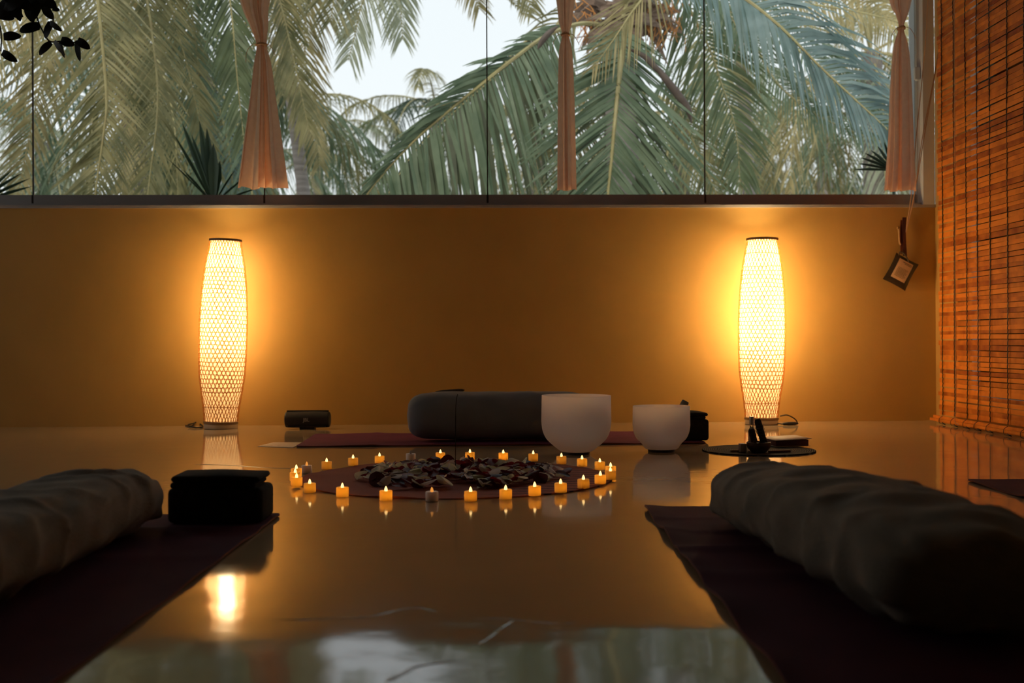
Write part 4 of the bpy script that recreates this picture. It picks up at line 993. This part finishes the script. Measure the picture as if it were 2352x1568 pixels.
# farther palms
palm(722, 345, 25, 'small distant palm with a thin trunk, right of the grey trunk', ['olive','pale','green'], 16, 3.6, .8, .13, seed=2, els=(-.9,.9), wl=.05, basepx=(733,470))
palm(1000, 245, 22, 'distant palm with dark drooping fronds in the bright gap left of the middle', ['green','dark','olive'], 10, 2.5, .6, .10, seed=3, els=(-.2,.7), wl=.045)
palm(1740, 330, 24, 'distant pale palm behind the hanging fronds right of the third glass joint', ['pale','olive','yellow'], 11, 3.0, .7, .12, seed=4, els=(-1.2,.7), wl=.05)
palm(1890, 260, 23, 'distant pale palm at the right, left of the right curtain', ['pale','olive','teal'], 11, 3.2, .7, .14, seed=5, els=(-1.1,.9), wl=.05)
palm(100, 330, 18, 'distant blue-green palm at the far left, behind the first glass joint', ['teal','blue','pale'], 20, 3.6, .85, .14, seed=6, els=(-1.2,1.1), wl=.05)
palm(470, 180, 15, 'blue-green palm behind the fronds left of the left curtain', ['teal','green','blue','olive'], 20, 3.4, .85, .14, seed=7, els=(-1.2,1.1), wl=.045)
palm(1560, 250, 19, 'distant palm behind the spathe, left of the third glass joint', ['teal','olive','green'], 18, 3.4, .8, .13, seed=8, els=(-1.1,.9), wl=.045)
palm(1230, 300, 22, 'distant palm behind the middle curtain', ['olive','green'], 14, 3.2, .8, .13, seed=9, els=(-.9,.8), wl=.045)
palm(300, 60, 14, 'dense palm behind the olive fronds at the left', ['olive','green','teal'], 20, 3.4, .85, .14, seed=10, els=(-1.2,1.1), wl=.045)
palm(2000, 120, 16, 'pale palm behind the right curtain', ['pale','yellow','teal'], 16, 3.4, .85, .14, seed=11, els=(-1.2,.9), wl=.045)
palm(860, 440, 30, 'very distant low palm in the gap below the bright sky', ['pale','green'], 8, 1.6, .5, .10, seed=12, els=(-.6,1.0), wl=.06)
palm(560, 300, 20, 'distant green palm behind the left curtain', ['green','olive','teal'], 16, 3.4, .8, .14, seed=13, els=(-1.1,1.1), wl=.05)
palm(1820, 420, 30, 'very distant low palm above the pale building', ['yellow','pale'], 9, 2.6, .6, .13, seed=14, els=(-.6,1.2), wl=.06)

# fan palms close to the glass
def fan_palm(c_px, D, label, blades, pleat=False):
    c = W(*c_px, D); root = empty('fan_palm', V((c.x, c.y, GZ))); tag(root, label, 'palm plant', 'dark fan palms near the glass')
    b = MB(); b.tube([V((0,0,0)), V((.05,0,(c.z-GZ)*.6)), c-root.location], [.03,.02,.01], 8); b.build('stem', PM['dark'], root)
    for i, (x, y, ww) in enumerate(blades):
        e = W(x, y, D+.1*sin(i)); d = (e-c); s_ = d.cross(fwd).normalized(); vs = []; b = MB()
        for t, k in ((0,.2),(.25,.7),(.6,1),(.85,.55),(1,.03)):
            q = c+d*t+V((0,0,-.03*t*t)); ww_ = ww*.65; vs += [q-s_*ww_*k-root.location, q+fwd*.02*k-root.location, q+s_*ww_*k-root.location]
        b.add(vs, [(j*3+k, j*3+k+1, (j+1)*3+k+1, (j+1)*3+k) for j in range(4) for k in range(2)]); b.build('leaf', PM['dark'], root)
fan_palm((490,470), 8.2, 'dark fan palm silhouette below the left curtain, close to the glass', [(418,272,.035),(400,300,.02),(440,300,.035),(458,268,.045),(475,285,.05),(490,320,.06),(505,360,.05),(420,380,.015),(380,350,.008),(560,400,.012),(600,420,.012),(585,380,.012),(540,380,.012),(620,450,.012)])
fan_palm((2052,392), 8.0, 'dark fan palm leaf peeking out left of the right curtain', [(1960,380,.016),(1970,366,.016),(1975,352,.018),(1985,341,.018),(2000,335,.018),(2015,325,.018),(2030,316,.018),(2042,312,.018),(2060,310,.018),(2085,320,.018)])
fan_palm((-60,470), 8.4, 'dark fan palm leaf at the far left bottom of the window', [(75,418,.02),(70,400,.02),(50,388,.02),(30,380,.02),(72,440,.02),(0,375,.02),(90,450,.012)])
# building and ground
b = MB(); A = W(1745, 432, 33); Bp = W(2010, 425, 33)
b.box((0,0,0), (Bp.x-A.x, 5, A.z-GZ)); b.box((-.2,-.2,A.z-GZ), (Bp.x-A.x+.2, 5.2, A.z-GZ+.12))
o = b.build('building', mat('pale_render', (.62,.66,.70), .8, (.55,.6,.64), scale=.6), smooth=False, loc=(A.x, A.y, GZ)); tag(o, 'low pale grey building behind the palms at the lower right of the window', 'building')
b = MB(); b.box((-45, 7, GZ-.2), (45, 60, GZ)); struct(b.build('ground', mat('garden_ground', (.16,.17,.09), .95, (.24,.20,.13), scale=.8), smooth=False))
